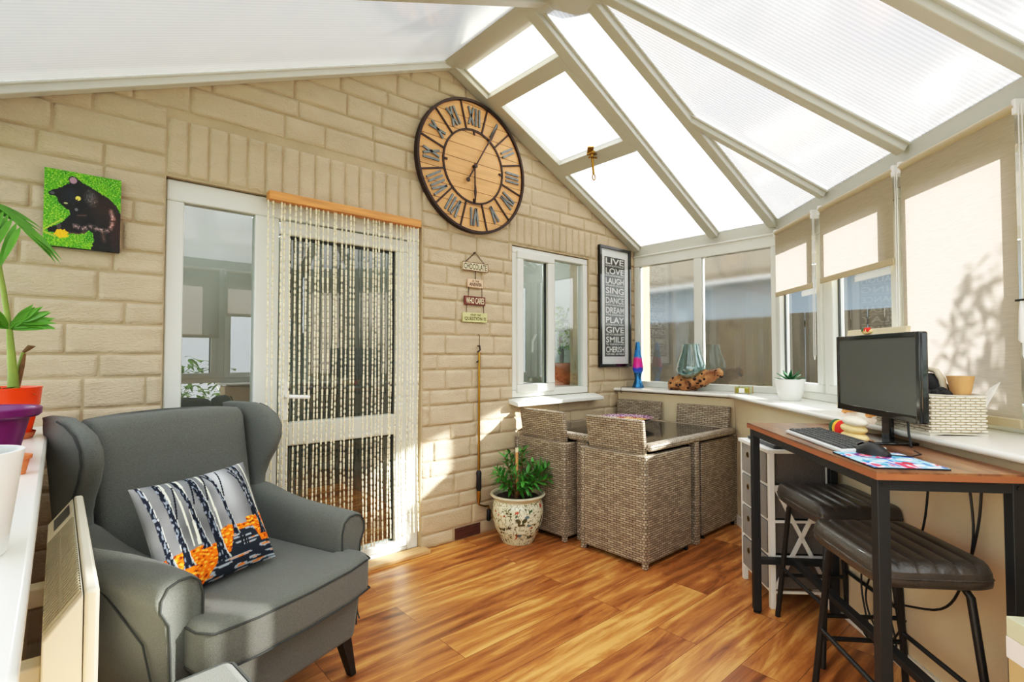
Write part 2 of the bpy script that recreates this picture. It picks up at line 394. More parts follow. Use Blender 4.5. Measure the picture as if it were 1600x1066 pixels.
def glow_free_lamp():
    k = NT('lava_liquid'); p = k.n('BsdfPrincipled'); k.l(p, 0, k.out, 0); tc = k.n('TexCoord'); sp = k.n('SeparateXYZ'); k.l(tc, 'Object', sp, 0)
    nz = k.n('TexNoise'); nz.inputs['Scale'].default_value = 18; k.l(tc, 'Object', nz, 0)
    a = k.n('Math', operation='MULTIPLY_ADD'); a.inputs[1].default_value = .05; k.l(nz, 0, a, 0); k.l(sp, 2, a, 2)
    r = k.n('ValToRGB'); r.color_ramp.interpolation = 'EASE'; m = k.n('MapRange'); m.inputs[1].default_value = .12; m.inputs[2].default_value = .40; k.l(a, 0, m, 0); k.l(m, 0, r, 0)
    e = r.color_ramp.elements; e[0].position = .0; e[0].color = c4(rgb(24,150,200)); e[1].position = 1; e[1].color = c4(rgb(40,120,190))
    for pos, c in ((.28, rgb(60,70,200)), (.36, rgb(225,20,150)), (.6, rgb(240,30,140)), (.68, rgb(30,130,200))): q = e.new(pos); q.color = c4(c)
    k.l(r, 0, p, 'Base Color'); p.inputs['Roughness'].default_value = .15
    MAT['lava_liquid'] = k.m
glow_free_lamp()

def grid(name, nx, ny, pos, col, mat, parent=None, smooth=True, wrap=False, loc=None):
    """surface pos(u,v), painted per vertex with col(u,v) in sRGB 0-1"""
    vs = []; cs = []; fs = []
    for j in range(ny+1):
        for i in range(nx+1):
            u = i/nx; v = j/ny; vs.append(pos(u, v)); c = lin(tuple(max(0, min(1, x)) for x in col(u, v))); cs += [c[0], c[1], c[2], 1]
    for j in range(ny):
        for i in range(nx):
            a = j*(nx+1) + i; fs.append((a, a+1, a+nx+2, a+nx+1))
    me = bpy.data.meshes.new(name); me.from_pydata(vs, [], fs); me.update()
    at = me.color_attributes.new('Col', 'FLOAT_COLOR', 'POINT'); at.data.foreach_set('color', cs)
    me.materials.append(MAT[mat])
    if smooth: me.polygons.foreach_set('use_smooth', [True]*len(me.polygons))
    o = bpy.data.objects.new(name, me); COL.objects.link(o)
    if parent: o.parent = parent
    if loc: o.location = loc
    return o
def nz(x, y, z=0): return noise.noise(Vector((x, y, z)))

def lettering(txt, x0, x1, z0, z1, y, depth, into=None):
    """solid letters filling a rectangle of the x-z plane, front face toward -y"""
    cu = bpy.data.curves.new('t', 'FONT'); cu.body = txt; cu.extrude = 0; cu.offset = .018; cu.resolution_u = 3
    ob = bpy.data.objects.new('t', cu); COL.objects.link(ob); bpy.context.view_layer.update()
    me = bpy.data.meshes.new_from_object(ob.evaluated_get(bpy.context.evaluated_depsgraph_get()))
    xs = [v.co.x for v in me.vertices]; ys = [v.co.y for v in me.vertices]
    ax, bx, ay, by = min(xs), max(xs), min(ys), max(ys)
    vs = [(x0 + (v.co.x-ax)/(bx-ax)*(x1-x0), y, z0 + (v.co.y-ay)/(by-ay)*(z1-z0)) for v in me.vertices]
    fs = [tuple(p.vertices) for p in me.polygons]
    bpy.data.objects.remove(ob); bpy.data.curves.remove(cu); bpy.data.meshes.remove(me)
    m = into or MB(); m.add(vs, fs)
    return m
SKY, SUN, EXPO = 3.0, 15.0, 0.45
# ============================================================ SETTING
def st(mb, name, mat, parent=None, **kw):
    o = mb.build(name, MAT[mat], parent, **kw); o['kind'] = 'structure'; return o
XL = -.30; YF = -.33; XB = 2.156      # left glazing, front glazing, end of bay on the front
HOLE_D = (.367, 1.757, -.01, 2.092); HOLE_W = (2.537, 3.422, .925, 2.079)

st(MB().quad((-.6,2.95,0),(-.6,-.7,0),(4.3,-.7,0),(4.3,2.95,0)), 'floor', 'laminate')

# brick wall: mortar sheet with two openings + split face blocks in relief
def wall_back():
    root = frame('wall_back'); m = MB(); yb = YW + .006
    xs = [-.45, HOLE_D[0], HOLE_D[1], HOLE_W[0], HOLE_W[1], 4.3]
    def q(x0, x1, z0, z1): m.box((x0, yb, z0), (x1, yb+.22, z1))
    q(xs[0], xs[1], 0, 3.5); q(xs[1], xs[2], HOLE_D[3], 3.5); q(xs[2], xs[3], 0, 3.5)
    q(xs[3], xs[4], 0, HOLE_W[2]); q(xs[3], xs[4], HOLE_W[3], 3.5); q(xs[4], xs[5], 0, 3.5)
    st(m, 'mortar_bed', 'mortar', root)
    rnd = random.Random(5); b = MB()
    def block(x0, x1, z0, z1):
        g = .0030
        x0 += g; x1 -= g; z0 += g; z1 -= g
        if x1-x0 < .02: return
        def cuts(a, b):
            n = max(2, int((b-a)/.020)); return [a, a+.0055] + [a+(b-a)*i/n for i in range(1, n)] + [b-.0055, b]
        XS = cuts(x0, x1); ZS = cuts(z0, z1); nx = len(XS)-1; nzv = len(ZS)-1
        vs = []; fs = []; t = rnd.uniform(0, .006); tl = rnd.uniform(-.004, .004); sd = rnd.uniform(0, 99)
        for j in range(nzv+1):
            for i in range(nx+1):
                x = XS[i]; z = ZS[j]
                e = min(i, nx-i, j, nzv-j)
                h = .0 if e == 0 else (.0075 + t*.6 + tl*(j/nzv-.5)*1.4 + .0056*nz(x*12+z*9+sd, z*34, sd) + .0042*nz(x*40+z*22, z*70, sd))
                jx = .0025*nz(x*22, z*22, sd+3) if e == 0 else 0
                vs.append((x+jx, YW + .008 - h, z+jx))
        for j in range(nzv):
            for i in range(nx):
                a = j*(nx+1)+i; fs.append((a, a+1, a+nx+2, a+nx+1))
        b.add(vs, fs)
    SO = [(.367, 1.757, 2.10, 2.375, 16), (2.50, 3.52, 2.088, 2.31, 13)]
    rows = [(0, .086)]; z = .086; k = 0
    while z < 3.35:
        h = .132 if k % 2 == 0 else .101; rows.append((z, z+h)); z += h; k += 1
    for ri, (z0, z1) in enumerate(rows):
        x = -.45 - rnd.uniform(0, .3)
        while x < 4.2:
            L = rnd.choice([.30, .34, .42, .44, .22, .36]) if ri else .44
            a, c = max(-.45, x), min(4.12, x+L); x += L
            segs = [(a, c)]
            for (h0, h1, w0, w1) in [HOLE_D, HOLE_W] + [s[:4] for s in SO]:
                if z1 > w0 + .012 and z0 < w1 - .012:
                    ns = []
                    for p, q_ in segs:
                        if q_ <= h0 or p >= h1: ns.append((p, q_)); continue
                        if p < h0: ns.append((p, h0))
                        if q_ > h1: ns.append((h1, q_))
                    segs = ns
            for p, q_ in segs:
                if ri == 0 and p < 2.235 and q_ > 2.02:
                    if p < 2.02: block(p, 2.02, z0, z1)
                    if q_ > 2.235: block(2.235, q_, z0, z1)
                elif q_-p > .03: block(p, q_, z0, z1)
    for x0, x1, z0, z1, n in SO:
        for i in range(n):
            block(x0+(x1-x0)*i/n, x0+(x1-x0)*(i+1)/n, z0, z1)
    st(b, 'stone_blocks', 'brick', root, smooth=180)
    v = MB(); v.box((2.022, YW-.002, .006), (2.233, YW+.006, .080))
    v2 = st(v, 'air_brick', 'skirt_vent', root)
    s = MB()
    for i in range(3): s.box((2.03, YW-.006, .014+i*.022), (2.225, YW, .026+i*.022))
    st(s, 'air_brick_slats', 'skirt_vent', v2)
wall_back()

# dado walls under the windows
D1 = 3.819; DO = .325                 # plaster faces: side wall x, bay offset
def isect_bay(x): return x - CX, None
kd = CY + DO/S2 + (D1-CX)             # y where side dado meets bay dado
st(MB().hexa([(D1,kd,0),(D1+.3,kd,0),(D1+.3,2.866,0),(D1,2.866,0)], [(D1,kd,.92),(D1+.3,kd,.92),(D1+.3,2.866,.92),(D1,2.866,.92)]), 'wall_right', 'cream_plaster')
yfi = YF + .22
aE = 2.70
pb = FP(0, DO); 
# far end of bay dado where it meets the front dado plane y=yfi
tt = (kd - yfi); q0 = (D1, kd); q1 = (D1-tt, yfi)
st(MB().hexa([(q0[0],q0[1],0),(q1[0],q1[1],0),(q1[0]+.2,q1[1]-.2,0),(q0[0]+.2,q0[1]-.2,0)], [(q0[0],q0[1],.92),(q1[0],q1[1],.92),(q1[0]+.2,q1[1]-.2,.92),(q0[0]+.2,q0[1]-.2,.92)]), 'wall_bay', 'cream_plaster')
st(MB().box((1.3,yfi-.2,0),(q1[0],yfi,.92)), 'wall_front', 'cream_plaster')
st(MB().box((-.40,YF-.1,0),(-.07,2.866,.92)), 'wall_left', 'cream_plaster')
for nm, a, b_ in (('baseboard_bay', q0, q1),):
    p0 = Vector((q0[0]-.004, q0[1]+.004, .035)); p1 = Vector((q1[0]-.004, q1[1]+.004, .035))
    st(MB().bar(p0, p1, .012, .07), nm, 'white')
# sills: white boards with a rounded nose
def sill(name, a, b, depth, nrm):
    a = Vector((a[0],a[1],0)); b = Vector((b[0],b[1],0)); n = Vector((nrm[0],nrm[1],0)); m = MB()
    prof = [(depth,.932),(depth,.957)] + [(-.012*math.sin(t*PI/8), .9445+.0125*math.cos(t*PI/8)) for t in range(9)]
    return a, b, n, prof
xs_ = D1 - .055; bo = DO + .05
ks = CY + bo/S2 + (xs_-CX)
m = MB(); nose = [(.0125*math.sin(t*PI/8), .9445+.0125*math.cos(t*PI/8)) for t in range(9)]
ra = []; 
def srow(fn): return [fn(o, z) for o, z in [(-.40, .957)] + nose + [(-.40, .932)]]
t225 = math.tan(R_(22.5))
st(MB().loft([srow(lambda o, z: (xs_-o, 2.860, z)), srow(lambda o, z: (xs_-o, ks + o*t225, z))]), 'trim_1', 'sill', smooth=50)
ye = yfi + .05
xe = xs_ - (ks - ye)
st(MB().loft([srow(lambda o, z: (xs_-o, ks + o*t225, z)), srow(lambda o, z: (xe - o*t225, ye + o, z))]), 'trim_2', 'sill', smooth=50)
st(MB().loft([srow(lambda o, z: (xe - o*t225, ye + o, z)), srow(lambda o, z: (1.3, ye + o, z))]), 'trim_3', 'sill', smooth=50)
st(MB().box((XL-.02, YF, .925), (-.022, 2.858, .957)), 'trim_4', 'sill', bevel=.008)

# ---- glazed frames (local x along the wall, y toward the room)
def glazing(name, loc, rz, x0, x1, mulls, sashes, glassm, zb=.957, zt=2.185, d=.06, lo=.05, glass_bottom=1.008, glass_top=2.077, vinyl='upvc'):
    root = frame(name, loc, rz); f = MB(); y0, y1 = -d, 0
    f.box((x0,y0,zb),(x1,y1,glass_bottom)); f.box((x0,y0,glass_top),(x1,y1,zt))
    f.box((x0,y0,glass_bottom),(x0+.055,y1,glass_top)); f.box((x1-.055,y0,glass_bottom),(x1,y1,glass_top))
    for c in mulls: f.box((c-.036,y0,glass_bottom),(c+.036,y1,glass_top))
    st(f, 'window_frame', vinyl, root, bevel=.006)
    ed = [x0+.055] + [e for c in mulls for e in (c-.036, c+.036)] + [x1-.055]
    for i in range(0, len(ed), 2):
        a, b = ed[i], ed[i+1]
        if sashes[i//2]:
            s = MB(); w = .055
            s.box((a,y0+.005,glass_bottom),(b,.016,glass_bottom+w)); s.box((a,y0+.005,glass_top-w),(b,.016,glass_top))
            s.box((a,y0+.005,glass_bottom+w),(a+w,.016,glass_top-w)); s.box((b-w,y0+.005,glass_bottom+w),(b,.016,glass_top-w))
            sh = st(s, 'sash', vinyl, root, bevel=.006)
            st(MB().quad((a+w,-.03,glass_bottom+w),(b-w,-.03,glass_bottom+w),(b-w,-.03,glass_top-w),(a+w,-.03,glass_top-w)), 'pane', glassm, sh)
            g = MB(); wi = .01
            for xx in (a+w, b-w-wi): g.box((xx,-.029,glass_bottom+w),(xx+wi,-.018,glass_top-w))
            st(g, 'seal', 'seal', sh)
        else:
            st(MB().quad((a,-.03,glass_bottom),(b,-.03,glass_bottom),(b,-.03,glass_top),(a,-.03,glass_top)), 'pane', glassm, root)
    return root
# side wall: local x = world -y, local y = world -x   (rz = -90 deg -> x:(0,-1), y:(1,0)); use rz=90: x:(0,1), y:(-1,0)
glazing('window_2', (CX,0,0), PI/2, CY-.02, 2.858, [2.217], [0,0], 'pane_reeded')
# bay: local x = -a
glazing('window_3', (CX,CY,0), PI/4, -2.69, .012, [-2.11,-1.405,-.70], [1,1,1,1], 'pane_bay')
glazing('window_4', (0,YF,0), 0, XL, XB, [.5,1.3], [1,1,1], 'pane_bay')
glazing('window_5', (XL,0,0), -PI/2, -2.858, -YF, [-2.06,-1.27,-.47], [0,0,0,0], 'pane_bay')

# ---- eaves beams
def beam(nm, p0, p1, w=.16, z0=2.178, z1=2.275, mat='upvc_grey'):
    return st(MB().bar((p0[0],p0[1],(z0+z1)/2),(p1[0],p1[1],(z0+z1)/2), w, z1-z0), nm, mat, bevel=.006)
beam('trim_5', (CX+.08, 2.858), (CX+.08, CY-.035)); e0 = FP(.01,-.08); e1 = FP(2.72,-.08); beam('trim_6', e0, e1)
beam('trim_7', (XB+.03, YF-.08), (XL-.1, YF-.08)); beam('trim_8', (XL-.08, 2.858), (XL-.08, YF))
# thin cover strip below the beam
st(MB().box((CX-.012, CY, 2.166), (CX+.03, 2.858, 2.18)), 'trim_9', 'upvc', bevel=.003)

# ---- roof planes
RX = 1.965; BY = 1.74; RZ = 3.229
zr = lambda x: EAVE + (CX-x)*.4567
kl = (RZ-2.262)/(RX-XL); zl = lambda x: 2.262 + (x-XL)*kl
P = Vector((RX, BY, RZ)); C0 = Vector((CX, CY, EAVE)); E0 = Vector((XB, YF, EAVE)); F0 = Vector((XL, YF, 2.262))
def panel(*pts, mat): st(MB().quad(*pts), 'ceiling', mat)
panel((RX,2.80,zr(RX)),(2.30,2.80,zr(2.30)),(2.30,2.06,zr(2.30)),(RX,2.06,zr(RX)), mat='poly_stain')
panel((3.0,2.80,zr(3.0)),(CX,2.80,EAVE),(CX,2.06,EAVE),(3.0,2.06,zr(3.0)), mat='poly_bright')
panel((RX,2.06,zr(RX)),(CX,2.06,EAVE),tuple(C0),tuple(P), mat='poly_bright')
def bay_pt(a, off): return Vector(FP(a, off, EAVE + off*.604))
tri = lambda a: (C0 + (E0-C0)*(a/2.70))
H = lambda t: C0.lerp(P, t)
aP = 1.352
panel(tuple(C0), tuple(H(.71/aP)), tuple(tri(.71)), mat='poly_bay')
panel(tuple(tri(.71)), tuple(H(.71/aP)), tuple(P), tuple(tri(1.42)), mat='poly_bay')
G = lambda a: E0.lerp(P, (2.70-a)/(2.70-aP))
panel(tuple(tri(1.42)), tuple(P), tuple(G(2.11)), tuple(tri(2.11)), mat='poly_bay')
panel(tuple(tri(2.11)), tuple(G(2.11)), tuple(E0), mat='poly_bay')
panel(tuple(E0), tuple(P), tuple(F0), mat='poly_front')
ly = [2.80, 2.06, 1.3, .5]
LHy = lambda y: F0.lerp(P, (y-YF)/(BY-YF))
for y0, y1 in ((2.86,2.06),(2.06,BY)):
    panel((XL,y0,zl(XL)),(XL,y1,zl(XL)),(RX,y1,zl(RX)),(RX,y0,zl(RX)), mat='poly_left')
for y0, y1 in ((BY,1.0),(1.0,.3),(.3,YF)):
    a, b = LHy(y0), LHy(y1); panel((XL,y0,zl(XL)),(XL,y1,zl(XL)),tuple(b),tuple(a), mat='poly_left')

tn = [10]
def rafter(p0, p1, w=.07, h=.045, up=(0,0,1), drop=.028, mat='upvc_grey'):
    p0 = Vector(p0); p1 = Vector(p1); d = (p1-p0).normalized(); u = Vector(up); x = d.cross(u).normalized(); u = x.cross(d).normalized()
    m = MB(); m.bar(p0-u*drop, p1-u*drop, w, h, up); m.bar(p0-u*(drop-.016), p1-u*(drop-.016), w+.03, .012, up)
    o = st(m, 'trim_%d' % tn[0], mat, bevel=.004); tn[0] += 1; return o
nr = Vector((.4567,0,1)).normalized(); nl_ = Vector((-kl,0,1)).normalized(); nb = Vector((S2*.604, -S2*.604, 1)).normalized()
rafter((RX,2.82,zr(RX)),(CX+.0,2.82,EAVE), .075, .05, nr)
rafter((RX,2.06,zr(RX)),(CX+.0,2.06,EAVE), .07, .05, nr)
rafter(P, C0, .07, .05, (nr+nb).normalized())
rafter(H(.71/aP), tri(.71), .05, .04, nb); rafter(P, tri(1.42), .06, .045, nb); rafter(G(2.11), tri(2.11), .06, .045, nb)
rafter(P, E0, .07, .05); rafter(P, F0, .07, .05)
rafter((RX,2.83,zl(RX)),(XL,2.83,zl(XL)), .055, .04, nl_, .02, 'upvc'); 
for y in (1.965, 1.2): 
    top = (RX,y,zl(RX)) if y > BY else tuple(LHy(y)); rafter(top,(XL,y,zl(XL)), .06, .045, nl_)
# ridge beam with rounded soffit, boss at its end
prof = [(-.098,.07),(-.098,.012),(-.088,0),(-.03,-.012),(.03,-.012),(.085,0),(.095,.012),(.095,.07)]
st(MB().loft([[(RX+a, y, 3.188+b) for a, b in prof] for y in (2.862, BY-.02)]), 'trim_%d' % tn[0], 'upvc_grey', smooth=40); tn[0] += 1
bs = MB(); bs.lathe([(.20,.12),(.215,.03),(.19,-.01),(.13,-.05),(.02,-.06)], (RX+.05,BY-.0,3.165), 8, False, True)
st(bs, 'trim_%d' % tn[0], 'upvc_grey', smooth=30); tn[0] += 1
# ---- opening roof vent in the first bay
def skylight():
    root = frame('window_6'); f = MB(); up = Vector(nr)
    def pt(x, y, h=0): return Vector((x, y, zr(x))) + up*h
    def plank(xa, xb, ya, yb, h0, h1):
        f.hexa([pt(xa,ya,h0),pt(xb,ya,h0),pt(xb,yb,h0),pt(xa,yb,h0)], [pt(xa,ya,h1),pt(xb,ya,h1),pt(xb,yb,h1),pt(xa,yb,h1)])
    plank(2.25,2.345,2.095,2.785,-.055,.01); plank(2.935,3.05,2.095,2.785,-.055,.01)
    plank(2.34,2.94,2.735,2.785,-.055,.01); plank(2.34,2.94,2.095,2.13,-.055,.01)
    st(f, 'window_frame', 'upvc_grey', root, bevel=.004)
    f = MB(); f_ = f
    g = MB(); g.quad(pt(2.34,2.13,-.01),pt(2.94,2.13,-.01),pt(2.94,2.735,-.01),pt(2.34,2.735,-.01))
    st(g, 'pane', 'vent_pane', root)
    h = MB(); c = pt(2.93,2.40,-.058)
    h.box(c+Vector((-.03,-.022,-.014)), c+Vector((.03,.022,.006))); h.bar(c+Vector((0,.02,-.012)), c+Vector((-.05,-.03,.02)), .045, .008)
    h.tube([c+Vector((0,0,-.01)), c+Vector((.012,.004,-.06)), c+Vector((.03,.01,-.15))], [.011,.009,.008], 10)
    h.bar(c+Vector((-.03,0,-.045)), c+Vector((.05,0,-.03)), .016, .012)
    e = c+Vector((.034,.011,-.172)); h.tube([e+Vector((.016*math.cos(t*PI/6),0,.022*math.sin(t*PI/6))) for t in range(12)], .0045, 6, True)
    st(h, 'winding_gear', 'brass', root, smooth=40)
skylight()

# ---- door set with side light
def door():
    root = frame('door_1'); f = MB(); y0, y1 = YW+.03, YW+.10; X0, X1, Z1 = .372, 1.752, 2.088
    f.box((X0,y0,.02),(.446,y1,1.986)); f.box((.763,y0,.02),(.884,y1,1.986)); f.box((1.672,y0,.02),(X1,y1,1.986))
    f.box((X0,y0,1.986),(X1,y1,Z1)); f.box((.446,y0,.02),(.763,y1,.10)); f.box((.884,y0,.02),(1.672,y1,.045))
    st(f, 'door_frame', 'upvc', root, bevel=.007)
    st(MB().quad((.446,y0+.03,.10),(.763,y0+.03,.10),(.763,y0+.03,1.986),(.446,y0+.03,1.986)), 'side_pane', 'pane_house', root)
    l = MB(); yl = y0-.012; ye = y1-.01
    l.box((.892,yl,.10),(.938,ye,1.90)); l.box((1.58,yl,.10),(1.664,ye,1.90)); l.box((.892,yl,.052),(1.664,ye,.10))
    l.box((.938,yl,.757),(1.58,ye,.882)); l.box((.892,yl,1.90),(1.664,ye,1.975))
    lf = st(l, 'door_leaf', 'upvc', root, bevel=.007)
    for a, b in ((.10,.757),(.882,1.90)):
        st(MB().quad((.938,y0+.03,a),(1.58,y0+.03,a),(1.58,y0+.03,b),(.938,y0+.03,b)), 'pane', 'pane_house', lf)
    s = MB()
    for a, b in ((.10,.757),(.882,1.90)):
        for (p, q) in (((.938,a),(.95,b)),((1.568,a),(1.58,b)),((.938,b-.012),(1.58,b))): s.box((p[0],y0+.012,p[1]),(q[0],y0+.03,q[1]))
    st(s, 'seal', 'seal', lf)
    h = MB(); h.box((.895,yl-.012,.90),(.928,yl,1.11)); h.tube([(.911,yl-.01,1.03),(.911,yl-.05,1.03),(.93,yl-.055,1.028),(1.03,yl-.05,1.02)], .011, 8)
    st(h, 'door_handle', 'white', lf, smooth=50)
    th = MB(); th.box((.33,YW-.075,0),(1.785,YW+.03,.024)); st(th, 'threshold', 'pine', root, bevel=.004)
    rv = MB(); rv.box((1.752,YW+.002,.02),(1.762,YW+.10,2.09)); st(rv, 'reveal', 'mortar', root)
door()

# ---- house window
def house_window():
    root = frame('window_1'); y0, y1 = YW+.015, YW+.085; X0, X1, Z0, Z1 = 2.545, 3.415, .93, 2.074
    f = MB(); f.box((X0,y0,Z0),(X1,y1,Z0+.055)); f.box((X0,y0,Z1-.05),(X1,y1,Z1)); f.box((X0,y0,Z0+.055),(X0+.05,y1,Z1-.05)); f.box((X1-.055,y0,Z0+.055),(X1,y1,Z1-.05)); f.box((2.955,y0,Z0+.055),(3.01,y1,Z1-.05))
    st(f, 'window_frame', 'upvc', root, bevel=.006)
    s = MB(); a, b, c, d = X0+.04, 2.985, Z0+.035, Z1-.03; w = .062; yy = y0-.022
    s.box((a,yy,c),(b,y1-.02,c+w)); s.box((a,yy,d-w),(b,y1-.02,d)); s.box((a,yy,c+w),(a+w,y1-.02,d-w)); s.box((b-w-.01,yy,c+w),(b,y1-.02,d-w))
    sh = st(s, 'sash', 'upvc', root, bevel=.008)
    st(MB().quad((a+w,y0+.02,c+w),(b-w,y0+.02,c+w),(b-w,y0+.02,d-w),(a+w,y0+.02,d-w)), 'pane', 'pane_house', sh)
    sl = MB(); 
    for x in (a+w, b-w-.018): sl.box((x,y0+.005,c+w),(x+.008,y0+.02,d-w))
    st(sl, 'seal', 'seal', sh)
    hd = MB(); hd.tube([(b-w-.03,y1+.03,1.42),(b-w-.05,y1+.05,1.36),(b-w-.055,y1+.05,1.27)], .010, 8); st(hd, 'window_handle', 'white', sh, smooth=50)
    st(MB().quad((3.01,y0+.03,Z0+.055),(X1-.055,y0+.03,Z0+.055),(X1-.055,y0+.03,Z1-.05),(3.01,y0+.03,Z1-.05)), 'pane', 'pane_house', root)
    b_ = MB(); b_.hexa([(2.50,YW-.10,.872),(3.49,YW-.10,.872),(3.49,YW+.02,.89),(2.50,YW+.02,.89)], [(2.50,YW-.10,.902),(3.49,YW-.10,.902),(3.49,YW+.02,.928),(2.50,YW+.02,.928)])
    st(b_, 'window_sill', 'upvc', root, bevel=.006)
house_window()

# ---- rooms of the house behind
hs = MB(); HB = 4.9
hs.quad((-.3,HB,0),(4.2,HB,0),(4.2,HB,2.5),(-.3,HB,2.5)); hs.quad((-.3,3.08,2.5),(4.2,3.08,2.5),(4.2,HB,2.5),(-.3,HB,2.5))
hs.quad((-.3,3.08,0),(-.3,HB,0),(-.3,HB,2.5),(-.3,3.08,2.5)); hs.quad((4.2,3.08,0),(4.2,HB,0),(4.2,HB,2.5),(4.2,3.08,2.5)); hs.quad((2.1,3.08,0),(2.1,HB,0),(2.1,HB,2.5),(2.1,3.08,2.5))
st(hs, 'wall_house', 'house_inside')
st(MB().quad((-.3,3.08,.0),(4.2,3.08,.0),(4.2,HB,.0),(-.3,HB,.0)), 'floor', 'laminate')
st(MB().box((2.45,3.085,.94),(3.75,3.40,.975)), 'trim_%d' % tn[0], 'sill'); tn[0] += 1

# ---- outdoors
st(MB().quad((-9,-9,-.12),(14,-9,-.12),(14,9,-.12),(-9,9,-.12)), 'ground', 'ground')
# ============================================================ FURNITURE
# ---- wing armchair
def armchair():
    t = thing('wing_armchair', 'charcoal grey fabric wing armchair with rolled arms in front of the door side pane', 'armchair', (.632,1.806,0), R_(21)); t.scale = (.95,1,1)
    fb = MAT['fabric']
    b = MB(); b.hexa([(-.30,.02,.145),(.30,.02,.145),(.28,.70,.145),(-.28,.70,.145)], [(-.315,0,.325),(.315,0,.325),(.30,.78,.325),(-.30,.78,.325)])
    b.build('seat_base', fb, t, bevel=.025, seg=3)
    # T shaped seat cushion
    c = [(-.285,.60),(-.285,.13),(-.345,.125),(-.352,.03),(-.33,-.025),(-.20,-.05),(0,-.058),(.20,-.05),(.33,-.025),(.352,.03),(.345,.125),(.285,.13),(.285,.60)]
    cu = MB().prism(c, (0,0,.322), (1,0,0), (0,1,0), (0,0,1), .148).build('seat_cushion', fb, t, bevel=.035, seg=4)
    def pip(z, gr): return [(x*gr, y if y > .0 else y*gr, z) for x, y in c[2:11]]
    pm = MB(); pm.tube(pip(.452, .995), .0035, 6); pm.tube(pip(.338, .995), .0035, 6); pm.build('piping', MAT['fabric_seam'], cu, smooth=60)
    # back: slab leaning backwards, gently arched top
    def brow(z, hw, y, th, n=28):
        r = []
        for k in range(n):
            q = 2*PI*k/n; cx = math.copysign(abs(math.cos(q))**.4, math.cos(q)); sy = math.copysign(abs(math.sin(q))**.6, math.sin(q))
            x = hw*cx; zz = z + (.016*(1-(x/hw)**2) if z > .9 else 0); r.append((x, y+th*sy + (.028*(x/hw)**2 if sy < 0 else 0)*-1, zz))
        return r
    rings = []
    for i in range(9):
        q = i/8; z = .33+.64*q; rings.append(brow(z, .300+.012*q, .655+.135*q, .075))
    rings += [brow(.995, .31, .80, .062), brow(1.008, .30, .803, .04)]
    bk = MB().loft(rings).build('backrest', fb, t, smooth=180)
    for x in (-.13, .13):
        MB().ball((x,.647,.66), .017, 12, 8, (1,.5,1)).build('button', fb, bk, smooth=180)
    # wings: thin upholstered lobes
    prof = [(.42,.60),(.50,.585),(.58,.60),(.64,.645),(.70,.645),(.76,.618),(.82,.575),(.88,.548),(.93,.55),(.975,.585),(1.005,.645),(1.018,.70)]
    for s in (-1, 1):
        rings = []
        for z, yf in prof:
            yb_ = .80+.13*(z-.42)/.6 + .02; n = 22; ring = []; sh = 1 if z < 1.0 else .75
            for k in range(n):
                q = 2*PI*k/n; cx = math.copysign(abs(math.cos(q))**.62, math.cos(q)); sy = math.copysign(abs(math.sin(q))**.75, math.sin(q))
                fw = (1-sy)/2          # 1 at the front edge
                x = .338 + .022*(z-.42)/.6 + .030*fw*max(0,(z-.5)) + (.036 if sy < .3 else .034)*sh*cx
                ring.append((s*x, (yf+yb_)/2 + (yb_-yf)/2*sy, z))
            if s < 0: ring.reverse()
            rings.append(ring)
        rings.append([(p[0]*.5+s*.36*.5, p[1]*.75+.78*.25, 1.026) for p in rings[-1]])
        w = MB().loft(rings).build('wing', fb, t, smooth=180)
        pl = MB(); pl.tube([(s*(.372+.022*(z-.42)/.6+.03*max(0,z-.5)), yf+.045, z) for z, yf in prof[1:]], .0035, 6); pl.build('piping', MAT['fabric_seam'], w, smooth=60)
        # arm: panel with outward roll, tapering toward the back
        sec = [(.290,.16),(.287,.34),(.284,.47),(.284,.545),(.298,.585),(.330,.605),(.370,.607),(.408,.596),(.430,.566),(.432,.535),(.418,.512),(.404,.49),(.398,.42),(.392,.30),(.380,.16)]
        rings = []
        for y, k, dz in ((.088,.93,-.012),(.095,.985,-.004),(.115,1,0),(.25,.99,.004),(.40,.97,.012),(.52,.95,.03),(.64,.92,.06),(.74,.90,.08)):
            ring = [(s*(.34+(x-.34)*k), y, z + (dz if z > .4 else 0) - (.012*(1-k) if z < .2 else 0)) for x, z in sec]
            if s > 0: ring.reverse()
            rings.append(ring)
        a = MB().loft(rings).build('arm', fb, t, smooth=60, sub=1)
        fp = [(s*(.34+(x-.34)*.86), .087, z-.012) for x, z in sec]
        MB().tube(fp[1:], .0032, 6).build('piping', MAT['fabric_seam'], a, smooth=60)
        MB().tube([(s*.40,.093,.16),(s*.405,.20,.40),(s*.404,.40,.49),(s*.39,.60,.54)], .003, 6).build('seam', MAT['fabric_seam'], a, smooth=60)
    for x, y in ((-.27,.06),(.27,.06),(-.24,.68),(.24,.68)):
        dx = .03 if x > 0 else -.03; dy = -.02 if y < .3 else .03
        MB().hexa([(x+dx-.014,y+dy-.014,0),(x+dx+.014,y+dy-.014,0),(x+dx+.014,y+dy+.014,0),(x+dx-.014,y+dy+.014,0)], [(x-.024,y-.024,.15),(x+.024,y-.024,.15),(x+.024,y+.024,.15),(x-.024,y+.024,.15)]).build('leg', MAT['black'], t, bevel=.003)
armchair()

